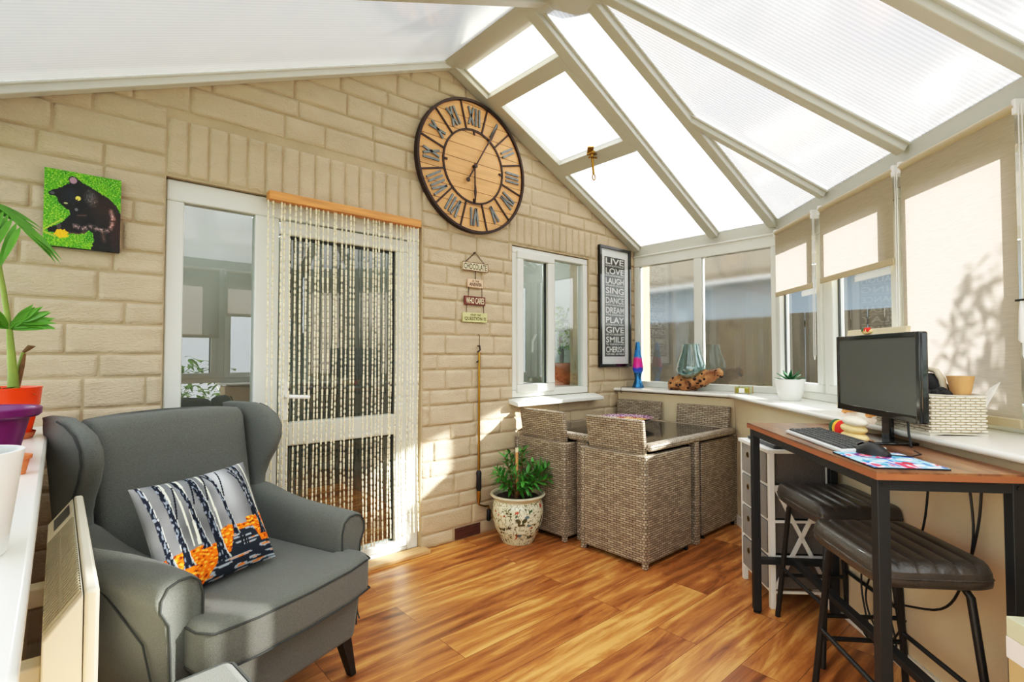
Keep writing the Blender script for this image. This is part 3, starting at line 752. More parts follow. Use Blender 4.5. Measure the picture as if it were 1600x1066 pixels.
# ---- patterned cushion on the armchair
def cushion_col(u, v):
    # misty wood with orange leaf floor
    n = nz(u*5, v*5, 1); g = .46 + .10*n + .26*math.exp(-((u-.66)/.10)**2)*min(1, v*1.3)
    c = [g*.98, g, g*1.02]
    for x0, x1, w in ((.16,.20,.012),(.30,.33,.014),(.52,.50,.01),(.93,.93,.01),(.27,.26,.008)):
        if abs(u-(x0+(x1-x0)*v)) < w*(1-.3*v) and v > .36: c = [.88,.89,.82]
    hz = .36 + .05*nz(u*6, 0, 2) - (.02 if u < .5 else -.05) + .04*(u > .75)
    path = .62 - .9*(v-.30)
    if v < hz:
        q = nz(u*30, v*60, 3); c = [.93+.06*q, .45+.22*q, .06+.04*q]
        if q > .25: c = [.98,.72,.25]
        if q < -.38: c = [.45,.18,.05]
        d = u - (.30 + .95*(.30-v)*-.9 + .22*nz(v*6,1,1)*.2); 
        if (v < .20 and u > .28 + (v*.9)) or (abs(u-.70) < .16-(v-.2)*.4 and .18 < v < .36):
            s_ = nz(u*7+v*2, v*42, 5); c = [.14,.16,.20] if s_ < .12 else ([.62,.66,.70] if s_ < .4 else [.86,.5,.2])
    for x0, x1, w, vb in ((.09,.05,.020,.22),(.20,.16,.026,.20),(.36,.30,.021,.30),(.475,.42,.034,.15),(.63,.575,.016,.33),(.87,.80,.017,.44),(.925,.855,.028,.26)):
        x = x0 + (x1-x0)*(v-vb)/(1-vb) + .006*nz(v*16, x0*9, 4); ww = w*(1 + 1.1*math.exp(-(v-vb)/.05) - .25*v)
        if v > vb and abs(u-x) < ww:
            k = nz(u*70, v*26, 6); c = [.10,.12,.17] if k < .22 else [.50,.54,.60]
            if u-x > ww*.78: c = [.80,.82,.80]
    for x0, y0, dx, dy, L in ((.20,.62,.06,.30,1),(.36,.70,.05,.25,1),(.62,.70,.05,.28,1),(.60,.80,-.06,.18,1),(.475,.70,.06,.30,1),(.86,.72,-.09,.22,1)):
        t = ((u-x0)*dx+(v-y0)*dy)/(dx*dx+dy*dy)
        if 0 < t < 1 and abs((u-x0)*dy-(v-y0)*dx)/math.hypot(dx,dy) < .0065: c = [.10,.12,.16]
    for x, h in ((.655,.10),(.685,.095),(.71,.06)):
        if abs(u-x) < .010 and .20 < v < .20+h: c = [.12,.13,.15]
    return c
def pillow():
    t = thing('throw_pillow', 'throw pillow printed with black tree trunks over orange leaves, leaning on the armchair', 'cushion', (0,0,0), R_(21))
    o = Vector((.615,1.80,0)); rot = Matrix.Rotation(R_(21), 3, 'Z'); t.location = o + rot @ Vector((-.105,.225,.452))
    W, Hh = .405, .385; lean = R_(27); tilt = R_(2.5)
    def sh(sgn):
        def f(u, v):
            a = (u-.5)*2; b = (v-.5)*2
            p = .062*(max(0, 1-abs(a)**3.2))**.6*(max(0, 1-abs(b)**3.2))**.6
            x = a*W/2*(1-.05*(1-b*b)*a*a); z = b*Hh/2*(1-.06*(1-a*a)*b*b) + .012*0
            x, z = x*math.cos(tilt)-z*math.sin(tilt), x*math.sin(tilt)+z*math.cos(tilt)
            z += Hh/2 + .010; y = -sgn*p
            return (x, y*math.cos(lean)+z*math.sin(lean), z*math.cos(lean)-y*math.sin(lean)+.018)
        return f
    grid('front_panel', 190, 130, sh(1), cushion_col, 'painted_fabric', t)
    f2 = sh(-1); grid('back_panel', 30, 20, lambda u, v: f2(1-u, v), lambda u, v: (.2,.2,.22), 'painted_fabric', t)
pillow()

# ---- footstool tucked in front of the armchair
def stool_soft():
    t = thing('footstool', 'grey fabric footstool just showing in front of the armchair', 'footstool', (.250,1.395,0), R_(6))
    MB().box((-.16,-.19,.12),(.15,.19,.412)).build('upholstered_top', MAT['fabric'], t, bevel=.03, seg=4)
    pt = [(-.15,-.18),(.14,-.18),(.14,.18),(-.15,.18)]
    m = MB(); m.tube([(-.135,-.182,.402),(.125,-.182,.402),(.143,-.165,.402),(.143,.165,.402),(.125,.182,.402),(-.135,.182,.402),(-.152,.165,.402),(-.152,-.165,.402)], .006, 6, True)
    m.build('piping', MAT['fabric_seam'], t, smooth=60)
    for x in (-.12,.11):
        for y in (-.15,.15): MB().box((x-.016,y-.016,0),(x+.016,y+.016,.13)).build('leg', MAT['black'], t)
stool_soft()

# ---- rattan cube dining set
def cube_chair(label):
    t = thing('rattan_chair', label, 'chair', (0,0,0), 0, 'rattan cube chairs pushed in under the table')
    m = MAT['rattan']; D, W, Hh = .515, .495, .655
    MB().box((.0,.028,.03),(.045,W-.028,Hh)).build('back_panel', m, t, bevel=.008)
    for y0, y1 in ((0,.045),(W-.045,W)):
        MB().box((.028,y0,.03),(D,y1,Hh)).build('side_panel', m, t, bevel=.008)
    for y in (.0, W-.03):
        p = MB(); p.box((-.003,y-.002,.0),(.029,y+.032,Hh+.003)); p.build('corner_post', MAT['rattan_rim'], t, bevel=.008)
    MB().box((.048,.048,.28),(D-.01,W-.048,.33)).build('seat', m, t, bevel=.006)
    MB().hexa([(.050,.035,.60),(.082,.035,.60),(.082,W-.035,.60),(.050,W-.035,.60)], [(.012,.028,.862),(.046,.028,.862),(.046,W-.028,.862),(.012,W-.028,.862)]).build('backrest', m, t, bevel=.010, seg=3)
    for x in (.02,D-.05):
        for y in (.012,W-.03): MB().box((x,y,0),(x+.02,y+.02,.03)).build('foot', MAT['black'], t)
    return t
ch = cube_chair('grey brown rattan cube chair nearest the camera, its back in front of the bowl')
ch.location = (2.57,1.735,0)
for loc, rz, lb in (((2.552,2.352,0), 0, 'grey brown rattan cube chair right behind the patterned plant pot'),
                    ((3.795,2.262,0), PI, 'grey brown rattan cube chair beside the white fabric drawer unit, back to the cream wall'),
                    ((3.795,2.848,0), PI, 'grey brown rattan cube chair in the far corner under the lava lamp')):
    c = copy_tree(ch); c.location = loc; c.rotation_euler = (0,0,rz); c['label'] = lb
def table():
    t = thing('rattan_table', 'square rattan garden table with black glass top between the four cube chairs', 'table', (3.183,2.29,0))
    a = .552; m = MB()
    for x0, y0, x1, y1 in ((-a,-a,a,-a+.075),(-a,a-.075,a,a),(-a,-a+.075,-a+.075,a-.075),(a-.075,-a+.075,a,a-.075)): m.box((x0,y0,.672),(x1,y1,.716))
    m.build('table_rim', MAT['rattan_rim'], t, bevel=.016, seg=3)
    MB().box((-a+.07,-a+.07,.700),(a-.07,a-.07,.714)).build('glass_top', MAT['black_gloss'], t, bevel=.002)
    for x, y, w, d in ((0,-a+.035,.05,.03),(0,a-.035,.05,.03),(-a+.035,0,.03,.05),(a-.035,0,.03,.05)):
        MB().box((x-w/2,y-d,0),(x+w/2,y+d,.675) if w > d else (x+w/2,y+d,.675)).build('leg', MAT['rattan_rim'], t, bevel=.010)
table()
def bowl():
    t = thing('decorative_bowl', 'wide dark glass dish with purple and orange marbled inside on the rattan table', 'bowl', (3.27,2.37,.7165))
    MB().lathe([(.06,0),(.065,.006),(.10,.020),(.17,.046),(.20,.058)], (0,0,0), 48).build('underside', MAT['bowl_dark'], t, smooth=60)
    def bc(u, v):
        r = v; n1 = nz(math.cos(2*PI*u)*3*r+1, math.sin(2*PI*u)*3*r, 7); n2 = nz(math.cos(2*PI*u)*22*r, math.sin(2*PI*u)*22*r, 9)
        if r > .74: return (.50+.2*n2, .32+.18*n2, .46+.2*n2) if n2 < .15 else (.86,.74,.78)
        if n2 < -.12: return (.50,.10,.10)
        return (.90+.05*n1, .70+.25*n1, .42+.3*n1) if n1+n2*.5 > -.1 else (.68,.22,.16)
    def bp(u, v):
        r = .02+.182*v; return (r*math.cos(2*PI*u), r*math.sin(2*PI*u), .012+.048*(v**1.5)+.0015)
    grid('marbled_inside', 140, 40, bp, bc, 'glazed', t)
bowl()

# ---- bar desk along the bay (local x toward the far end, y toward the room)
DT = .913; DL = 1.085; DW = .405
NX, NY, _ = FP(2.45,.805); DR = R_(42.0)
def desk():
    t = thing('bar_desk', 'narrow bar desk with brown wooden top on black metal legs under the blinds', 'desk', (NX,NY,0), DR)
    MB().box((-.004,-DW,DT-.006),(DL,.0,DT)).build('desk_top', MAT['desk_wood'], t)
    e = MB(); e.box((-.0045,-DW-.0005,DT-.024),(DL+.0005,.0005,DT-.0058)); e.build('top_edging', MAT['desk_edge'], t)
    w = .034; z1 = DT-.025; xa, xb = .012, DL-.012-w; ya, yb = -DW+.006, -.010-w
    for x in (xa, xb):
        for y in (ya, yb):
            lg = MB().box((x,y,.012),(x+w,y+w,z1)).build('leg', MAT['black_metal'], t, bevel=.002)
            MB().lathe([(.017,0),(.017,.008),(.008,.014)], (x+w/2,y+w/2,0), 12).build('levelling_foot', MAT['black'], lg)
    f = MB(); h = .032
    f.box((xa+w,ya,z1-h),(xb,ya+w,z1)); f.box((xa+w,yb,z1-h),(xb,yb+w,z1)); f.box((xa,ya+w,z1-h),(xa+w,yb,z1)); f.box((xb,ya+w,z1-h),(xb+w,yb,z1))
    f.build('top_frame', MAT['black_metal'], t, bevel=.002)
    for x in (xa, xb): MB().box((x,ya+w,.235),(x+w,yb,.262)).build('side_rail', MAT['black_metal'], t, bevel=.002)
    ym = (ya+yb)/2; MB().box((xa+w,ym+.0,.236),(xb,ym+w,.261)).build('foot_rail', MAT['black_metal'], t, bevel=.002)
    for y in (ya+w*.5, yb+w*.5): MB().tube([(xa,y,z1-.017),(xa-.003,y,z1-.017)], .007, 10).build('bolt', MAT['black'], t)
desk()
DM = Matrix.Translation((NX,NY,0)) @ Matrix.Rotation(DR, 4, 'Z')
def DP(x, y, z=DT): return tuple(DM @ Vector((x, y, z)))

# ---- bar stools
def bar_stool(label):
    t = thing('bar_stool', label, 'stool', (0,0,0), PI/4, 'black leather bar stools under the bar desk')
    L, W = .435, .335; n = 6; vs = []
    # ribbed cushion
    rows = []
    def sup(a, p): return math.copysign(abs(a)**p, a)
    nx, ny = 28, 48
    top = []
    for j in range(ny+1):
        r = []
        for i in range(nx+1):
            u = -1+2*i/nx; v = -1+2*j/ny
            # squircle mapping for rounded corners
            x = u*(1-.5*.16*abs(v)**6); y = v*(1-.5*.16*abs(u)**6)
            rib = abs(math.sin(PI*n*(v+1)/2))**.3
            edge = max(abs(u), abs(v)); z = .068 + .0085*rib*(1 if abs(u) < .86 else max(0, (1-abs(u))/.14))*(1 if abs(v) < .97 else .5) - .020*max(0, (edge-.9)/.1)**2.2
            r.append((x*L/2, y*W/2, z))
        top.append(r)
    vs = [p for r in top for p in r]; fs = []
    for j in range(ny):
        for i in range(nx):
            a = j*(nx+1)+i; fs.append((a,a+1,a+nx+2,a+nx+1))
    m = MB(); m.add(vs, fs)
    per = [top[0][i] for i in range(nx)] + [top[j][nx] for j in range(ny)] + [top[ny][i] for i in range(nx,0,-1)] + [top[j][0] for j in range(ny,0,-1)]
    lo = [[(p[0]*k, p[1]*k, z) for p in per] for k, z in ((1,None),(1.012,.022),(1.0,.006),(.96,0))][1:]
    m.loft(([per] + lo)[::-1])
    s = m.build('seat', MAT['leather'], t, smooth=55); s.location = (0,0,.562)
    pm = MB(); pm.tube([(p[0]*1.008, p[1]*1.008, .568) for p in per], .0035, 6, True); pm.build('seam', MAT['leather'], s, smooth=60); s.children[0].location = (0,0,-.538)
    pl = MB().box((-.15,-.11,.555),(.15,.11,.5625)).build('seat_plate', MAT['black'], t)
    r = .0115; ex, ey = .165, .115; fx, fy = .205, .160
    def at(sx, sy, z):
        k = (.555-z)/.555; return (sx*(ex+(fx-ex)*k), sy*(ey+(fy-ey)*k), z)
    for sx in (-1,1):
        for sy in (-1,1):
            MB().tube([(sx*(ex-.05),sy*(ey-.012),.552),(sx*(ex-.02),sy*(ey-.004),.549),at(sx,sy,.525),at(sx,sy,.25),at(sx,sy,.0)], r, 12).build('leg', MAT['black'], t, smooth=50)
    for z, pr in ((.20, ((-1,-1,-1,1),(1,-1,1,1))),(.235, ((-1,-1,1,-1),(-1,1,1,1)))):
        for a, b, c, d in pr: MB().tube([at(a,b,z), at(c,d,z)], .0085, 10).build('foot_rail', MAT['black'], t, smooth=50)
    return t
s1 = bar_stool('black ribbed leather bar stool nearer the camera, seat showing past the front desk leg')
s1.location = FP(2.195,.600); 
s2_ = copy_tree(s1); s2_.location = FP(1.64,.485); s2_['label'] = 'black ribbed leather bar stool farther under the desk, beside the white drawer unit'
s1.rotation_euler = (0,0,R_(43)); s2_.rotation_euler = (0,0,R_(44))

# ---- drawer unit, front faces the room (local y), x along the bay
def drawers():
    t = thing('drawer_unit', 'white framed storage unit with four grey fabric drawers and cross braced side', 'drawers', FP(1.185,.34), PI/4)
    w = .185; d = .305; m = MB(); q = .026
    MB().box((-w-.008,-.004,.762),(w+.008,d+.01,.780)).build('top', MAT['white'], t, bevel=.002)
    for x in (-w, w-q):
        for y in (0, d-q): MB().box((x,y,0),(x+q,y+q,.762)).build('leg', MAT['white'], t, bevel=.002)
    lv = [.09,.262,.434,.606]
    for z in lv:
        for p, r in (((-w+q,d-.012,z-.014),(w-q,d-.004,z-.002)),((-w+.004,q,z-.014),(-w+.014,d-q,z-.002)),((w-.014,q,z-.014),(w-.004,d-q,z-.002))): MB().box(p, r).build('frame_rail', MAT['white'], t)
    b = MB(); 
    for s in (-1, 1):
        x = s*(w-.006); b.bar((x,q,.10),(x,d-q,.60), .018, .010, (1,0,0)); b.bar((x,d-q,.10),(x,q,.60), .018, .010, (1,0,0))
    b.build('cross_brace', MAT['white'], t)
    for z in lv:
        h = .158; dr = MB().box((-w+q+.003,.02,z),(w-q-.003,d-.001,z+h)).build('drawer', MAT['fabric_dark'], t, bevel=.004)
        MB().box((-w+q+.004,d-.001,z+.002),(w-q-.004,d+.005,z+h-.002)).build('drawer_front', MAT['fabric_grey'], dr, bevel=.003)
        g = MB(); g.ring(.009,.015,(.07,d+.0045,z+.10),(1,0,0),(0,0,1),(0,1,0),.003,20); g.build('grommet', MAT['brass'], dr)
        k = MB(); k.prism([(.009*math.cos(a*PI/8), .009*math.sin(a*PI/8)) for a in range(16)], (.07,d+.0045,z+.10),(1,0,0),(0,0,1),(0,1,0),.001); k.build('grommet_hole', MAT['black'], dr)
drawers()
lp = MB().box((-.165,-.115,0),(.165,.115,.018)); o = lp.build('laptop', MAT['laptop'], None, bevel=.004); o.location = FP(1.19,.50,.7805); o.rotation_euler = (0,0,PI/4); tag(o, 'closed dark laptop lying on the white drawer unit', 'laptop')

# ---- monitor, keyboard, mouse and mat on the desk (desk frame)
def monitor():
    x0 = .575; t = thing('computer_monitor', 'black computer monitor with blank grey screen standing on the bar desk', 'monitor', DP(x0,-.325,DT), DR)
    W, Hh, zb = .545, .318, .098
    hs_ = MB().box((-W/2,-.016,zb),(W/2,.010,zb+Hh)).build('housing', MAT['black_gloss'], t, bevel=.006)
    b = MB(); i = .018; ib = .026
    b.box((-W/2,.009,zb),(-W/2+i,.016,zb+Hh)); b.box((W/2-i,.009,zb),(W/2,.016,zb+Hh)); b.box((-W/2+i,.009,zb+Hh-i),(W/2-i,.016,zb+Hh)); b.box((-W/2+i,.009,zb),(W/2-i,.016,zb+ib))
    b.build('bezel', MAT['black_gloss'], hs_, bevel=.002)
    MB().box((-W/2+i,.010,zb+ib),(W/2-i,.0125,zb+Hh-i)).build('screen', MAT['screen'], hs_)
    MB().box((-.028,-.045,.008),(.028,-.028,zb+.10)).build('stand_neck', MAT['black_gloss'], t, bevel=.004)
    MB().box((-.115,-.080,0),(.115,.075,.010)).build('stand_base', MAT['black_gloss'], t, bevel=.004)
    MB().tube([(-.12,-.035,zb+.05),(-.135,-.03,.05),(-.165,-.02,.003)], .004, 8).build('cable', MAT['black'], t, smooth=60)
monitor()
def keyboard():
    L, W = .47, .145; t = thing('keyboard', 'white framed computer keyboard with dark keys on the bar desk', 'keyboard', DP(.505,-.115,DT), DR + R_(-1))
    MB().hexa([(-L/2,-W/2,0),(L/2,-W/2,0),(L/2,W/2,0),(-L/2,W/2,0)], [(-L/2,-W/2,.024),(L/2,-W/2,.024),(L/2,W/2,.013),(-L/2,W/2,.013)]).build('case', MAT['key_frame'], t, bevel=.004)
    meshes = {}
    for r in range(6):
        x = -L/2+.012; k = 0; y = -W/2+.014 + r*.0205; z = .024-.011*(y+W/2)/W
        while x < L/2-.022:
            wk = .098 if (r == 5 and k == 3) else (.030 if k in (0, 12) else .0205)
            if wk not in meshes:
                a = wk-.0022; o = MB().hexa([(0,0,-.003),(a,0,-.003),(a,.0175,-.004),(0,.0175,-.004)], [(.002,.002,.007),(a-.002,.002,.007),(a-.002,.0155,.0055),(.002,.0155,.0055)]).build('key', MAT['keys'], t)
                meshes[wk] = o
            else:
                o = meshes[wk].copy(); COL.objects.link(o); o.parent = t
            o.location = (x, y, z); x += wk + (.007 if k in (13, 16) else 0); k += 1
keyboard()
def mousepad():
    t = thing('mouse_mat', 'mouse mat with blue, pink and red pattern at the near end of the desk', 'mouse mat', DP(.155,-.118,DT+.0005), DR + R_(-1))
    W, D = .25, .205; MB().box((-W/2,-D/2,0),(W/2,D/2,.004)).build('rubber_base', MAT['black'], t)
    def mc(u, v):
        a = nz(u*3.2, v*3.2, 11); b = nz(u*9+4, v*6, 12); c = nz(u*5, v*11, 13)
        col = (.55+.25*a, .80+.1*a, .93) if a > -.1 else (.90,.82,.92)
        if b > .28: col = (.96,.94,.97)
        if c > .34: col = (.20,.42,.80)
        if a < -.22 and c < .1: col = (.86,.24,.36)
        if b < -.36: col = (.16,.62,.78)
        if math.hypot(u-.30, v-.35) < .07: col = (.80,.12,.16)
        if abs(math.hypot(u-.75, (v-.55)*.8)-.17) < .03: col = (.42,.16,.46)
        return col
    grid('printed_top', 110, 90, lambda u, v: (-W/2+u*W, -D/2+v*D, .0045), mc, 'painted_satin', t)
    m = thing('computer_mouse', 'black computer mouse resting on the far end of the mouse mat', 'mouse', DP(.250,-.125,DT+.0052), DR + R_(28))
    rs = []
    for i in range(11):
        x = -.055+.11*i/10; k = math.sin(PI*(.06+.88*i/10)); w = .031*k**.45; h = .036*k**.6*(1.1-.35*abs(i/10-.45))
        rs.append([(x, w*math.cos(q*PI/8), h*math.sin(q*PI/8) if q <= 8 else 0) for q in range(0, 16)])
    MB().loft(rs).build('shell', MAT['black'], m, smooth=60)
    MB().tube([(-.0,-.003,.030),(.03,-.003,.034),(.048,-.003,.024)], .004, 6).build('scroll_wheel', MAT['black_gloss'], m, smooth=60)
    MB().tube([(-.054,0,.006),(-.09,-.05,.0035),(-.08,-.12,.0035),(-.03,-.17,.0035)], .0022, 6).build('cable', MAT['black'], m, smooth=60)
mousepad()
def toys():
    t = thing('folded_mittens', 'folded cream and yellow knitted mittens with a red and green trim below the monitor', 'mittens', DP(.57,-.219,DT), DR)
    for z, mt, w, dx in ((.020,'toy_yellow',.080,0),(.050,'toy_cream',.076,.006),(.078,'toy_white',.072,-.004)):
        MB().ball((dx-.035,0,z), .05, 20, 12, (w/.05,.66,.40)).build('knitted_fold', MAT[mt if mt != 'toy_yellow' else 'toy_cream'], t, smooth=180)
    for x, mt, r in ((.052,'toy_red',.040),(.076,'toy_yellow',.038),(.098,'toy_green',.040)):
        MB().ball((x,0,.036), r, 16, 10, (.55,.75,.90)).build('trim_band', MAT[mt], t, smooth=180)
    k = thing('knitted_bird', 'tiny red and green knitted ornament perched on top of the monitor', 'ornament', DP(.64,-.328,DT+.4165), DR)
    MB().ball((0,0,.014), .014, 14, 8, (2.4,.9,1)).build('body', MAT['toy_cream'], k, smooth=180)
    for x, mt in ((-.018,'toy_red'),(.016,'toy_green'),(.0,'toy_red')): MB().ball((x,.004,.019), .012, 12, 8, (.8,.8,.9)).build('patch', MAT[mt], k, smooth=180)
toys()
def easel():
    t = thing('canvas_on_easel', 'pale canvas on a little wooden easel, showing above the monitor', 'canvas', FP(1.40,.215,.9575), PI/4)
    W, Hh = .44, .40
    MB().hexa([(-W/2,-.02,.02),(W/2,-.02,.02),(W/2,0,.02),(-W/2,0,.02)], [(-W/2,-.085,.02+Hh),(W/2,-.085,.02+Hh),(W/2,-.065,.02+Hh),(-W/2,-.065,.02+Hh)]).build('canvas', MAT['canvas_back'], t, bevel=.002)
    for s in (-1, 1): MB().bar((s*.10,.03,0),(s*.05,-.05,.34), .024, .012, (0,1,.2)).build('leg', MAT['orange_wood'], t)
    MB().bar((0,-.12,0),(0,-.07,.30), .022, .012, (0,1,.2)).build('rear_leg', MAT['orange_wood'], t)
    for s in (-1, 1): MB().box((s*.09-.012,-.03,.004),(s*.09+.012,.034,.019)).build('peg', MAT['orange_wood'], t)
easel()

def cables():
    rnd = random.Random(3)
    t = thing('power_cables', 'black power cables looping down the cream wall below the desk', 'cables', FP(1.75,.37,0), PI/4)
    for x0, pts in ((0, [(-.52,.0,.88),(-.50,.0,.70),(-.44,.004,.50),(-.34,.004,.36),(-.10,.01,.26),(.04,.012,.14),(.10,.02,.10),(.02,.03,.06),(-.10,.02,.12),(-.18,.01,.25)]),
                    (1, [(-.46,.0,.88),(-.48,.0,.66),(-.42,.0,.50),(-.22,.0,.44),(.0,.004,.36),(.08,.006,.22),(.02,.01,.12),(-.12,.014,.10),(-.06,.014,.26)]),
                    (2, [(-.30,.0,.88),(-.26,.0,.62),(-.16,.0,.46),(.06,.0,.40),(.12,.0,.26),(.06,.01,.10),(-.02,.02,.02)])):
        # smooth
        q = [Vector(p) for p in pts]; out = []
        for i in range(len(q)-1):
            a, b, c, d = q[max(i-1,0)], q[i], q[i+1], q[min(i+2,len(q)-1)]
            for k in range(6):
                u = k/6; out.append(.5*((2*b)+(c-a)*u+(2*a-5*b+4*c-d)*u*u+(3*b-a-3*c+d)*u**3))
        MB().tube(out, .0042, 6).build('cable', MAT['black'], t, smooth=60)
cables()
def cardboard():
    t = thing('cardboard_box', 'cardboard box with a white label at the right edge beside the desk leg', 'box', (1.775,.155,0), R_(-48))
    MB().box((0,-.115,0),(.19,0,.575)).build('carton', MAT['card_box'], t, bevel=.003)
    MB().box((-.0015,-.1165,.50),(.1915,.0015,.552)).build('label_band', MAT['paper'], t)
    MB().box((-.001,-.116,.5525),(.191,.001,.60)).build('lid', MAT['card_top'], t, bevel=.002)
cardboard()
# ============================================================ ON THE BRICK WALL
def clock():
    t = thing('wall_clock', 'large round wooden wall clock with iron rim and grey roman numerals', 'clock', (2.152, YW-.004, 2.563))
    ex, ey, ez = (1,0,0), (0,0,1), (0,-1,0); n = 64; R = .452
    f = MB(); f.prism([(R*math.cos(2*PI*i/n), R*math.sin(2*PI*i/n)) for i in range(n)], (0,0,0), ex, ey, ez, .022)
    fo = f.build('plank_face', MAT['clock_wood'], t)
    g = MB()
    for k in range(-4, 5):
        z = k*.100 + .03; w = math.sqrt(max(0, R*R-z*z)); 
        if w > .05: g.box((-w,-.0228,z-.0012),(w,-.0215,z+.0012))
    g.build('plank_joint', MAT['wood_hole'], fo)
    rm = MB(); rm.ring(R-.004, R+.014, (0,.0,0), ex, ey, ez, .040, 96); rm.build('rim', MAT['dark_iron'], t, bevel=.002)
    ir = MB(); ir.ring(.250, .263, (0,-.022,0), ex, ey, ez, .008, 72)
    for a in (0,90,180,270):
        q = R_(a); ir.bar((.225*math.cos(q),-.026,.225*math.sin(q)),(.255*math.cos(q),-.026,.255*math.sin(q)),.014,.008,(0,1,0))
    ir.build('inner_ring', MAT['dark_iron'], t)
    for k in range(12):
        q = R_(15+30*k); MB().bar((.258*math.cos(q),-.026,.258*math.sin(q)),((R)*math.cos(q),-.026,R*math.sin(q)),.011,.008,(0,1,0)).build('spoke', MAT['dark_iron'], t)
    nums = ['XII','I','II','III','IIII','V','VI','VII','VIII','IX','X','XI']; nums[4] = 'IV'
    for h, s in enumerate(nums):
        q = R_(90-30*h); c = Vector((math.cos(q), 0, math.sin(q)))*.352; rad = Vector((math.cos(q),0,math.sin(q))); tan = Vector((math.sin(q),0,-math.cos(q)))
        m = MB(); hh = .062; w = {'I':.030,'V':.052,'X':.056}; tot = sum(w[ch] for ch in s); x = -tot/2
        def stroke(a, b): 
            p0 = c + tan*a[0] + rad*a[1]; p1 = c + tan*b[0] + rad*b[1]; p0.y = p1.y = -.027; m.bar(p0, p1, .0145, .012, (0,1,0))
        for ch in s:
            xc = x + w[ch]/2
            if ch == 'I': stroke((xc,-hh),(xc,hh))
            elif ch == 'V': stroke((xc-.020,hh),(xc-.001,-hh)); stroke((xc+.020,hh),(xc+.001,-hh))
            else: stroke((xc-.020,hh),(xc+.020,-hh)); stroke((xc+.020,hh),(xc-.020,-hh))
            x += w[ch]
        m.build('numeral', MAT['numeral'], t)
    def hand(nm, ang, L, tail, y, blade):
        q = R_(ang); d = Vector((math.cos(q),0,math.sin(q))); m = MB(); p = Vector((0,y,0)); nrm = Vector((d.z,0,-d.x))
        m.bar(p-d*tail, p+d*L*.6, .009, .005, (0,1,0))
        a = p+d*L*.52; b = p+d*L*.70; e = p+d*L; h = Vector((0,-.0025,0))
        m.hexa([a-nrm*.004+h,b-nrm*blade+h,e+h,a+h],[a+nrm*.004+h*0,b+nrm*blade+h*0,e-h*.2,a-h]); m.prism([(0,-.004),(L*.18,-blade),(L*.48,0),(L*.18,blade),(0,.004)], a+h, d, nrm, (0,-1,0), .004)
        if tail > .08: m.prism([(.016*math.cos(i*PI/8),.016*math.sin(i*PI/8)) for i in range(16)], p-d*tail, d, nrm, (0,-1,0), .005)
        return m.build(nm, MAT['dark_iron'], t)
    hand('minute_hand', 59.5, .395, .125, -.042, .010); hand('hour_hand', 270.5, .255, .02, -.036, .010)
    MB().tube([(0,-.02,0),(0,-.05,0)], .013, 14).build('hub', MAT['dark_iron'], t)
clock()

def poster():
    x0, x1, z0, z1 = 3.530, 3.982, 1.146, 2.221
    t = thing('framed_poster', 'tall black framed poster of white words from LIVE to CHERISH beside the house window', 'poster', ((x0+x1)/2, YW-.004, z0)); ox = (x0+x1)/2
    W = (x1-x0)/2; Hh = z1-z0; m = MB(); fw = .026
    m.box((-W,-.03,0),(W,0,fw)); m.box((-W,-.03,Hh-fw),(W,0,Hh)); m.box((-W,-.03,fw),(-W+fw,0,Hh-fw)); m.box((W-fw,-.03,fw),(W,0,Hh-fw)); m.build('frame', MAT['black_gloss'], t, bevel=.003)
    MB().box((-W+fw,-.012,fw),(W-fw,-.004,Hh-fw)).build('mount', MAT['mat_white'], t)
    pw = .146; pz0, pz1 = .092, Hh-.092
    pr = MB().box((-pw,-.0135,pz0),(pw,-.012,pz1)).build('print', MAT['poster_black'], t)
    words = ['LIVE','LOVE','LAUGH','SING','DANCE','DREAM','PLAY','GIVE','SMILE','CHERISH']
    small = ['EACH DAY AS IF IT IS YOUR LAST','AS YOU HAVE NEVER BEEN HURT','OFTEN AND OUT LOUD ALWAYS','AS IF NO ONE CAN HEAR','AS IF NO ONE IS WATCHING','AS THERE ARE NO IMPOSSIBILITIES','LIKE THERE ARE NO WINNERS','LIKE YOU HAVE PLENTY','TILL YOUR FACE HURTS','YOUR FAMILY AND FRIENDS']
    pitch = (pz1-pz0-.012)/10; L = MB(); K = MB()
    for i, (a, b) in enumerate(zip(words, small)):
        zt = pz1-.010-i*pitch; lettering(a, -pw+.014, pw-.014, zt-pitch*.62, zt, -.0145, 0, L); lettering(b, -pw+.014, pw-.014, zt-pitch*.88, zt-pitch*.69, -.0145, 0, K)
    L.build('large_lettering', MAT['poster_word'], pr); K.build('small_lettering', MAT['poster_word'], pr)
    MB().quad((-W+fw,-.022,fw),(W-fw,-.022,fw),(W-fw,-.022,Hh-fw),(-W+fw,-.022,Hh-fw)).build('glazing', MAT['poster_glass'], t)
poster()

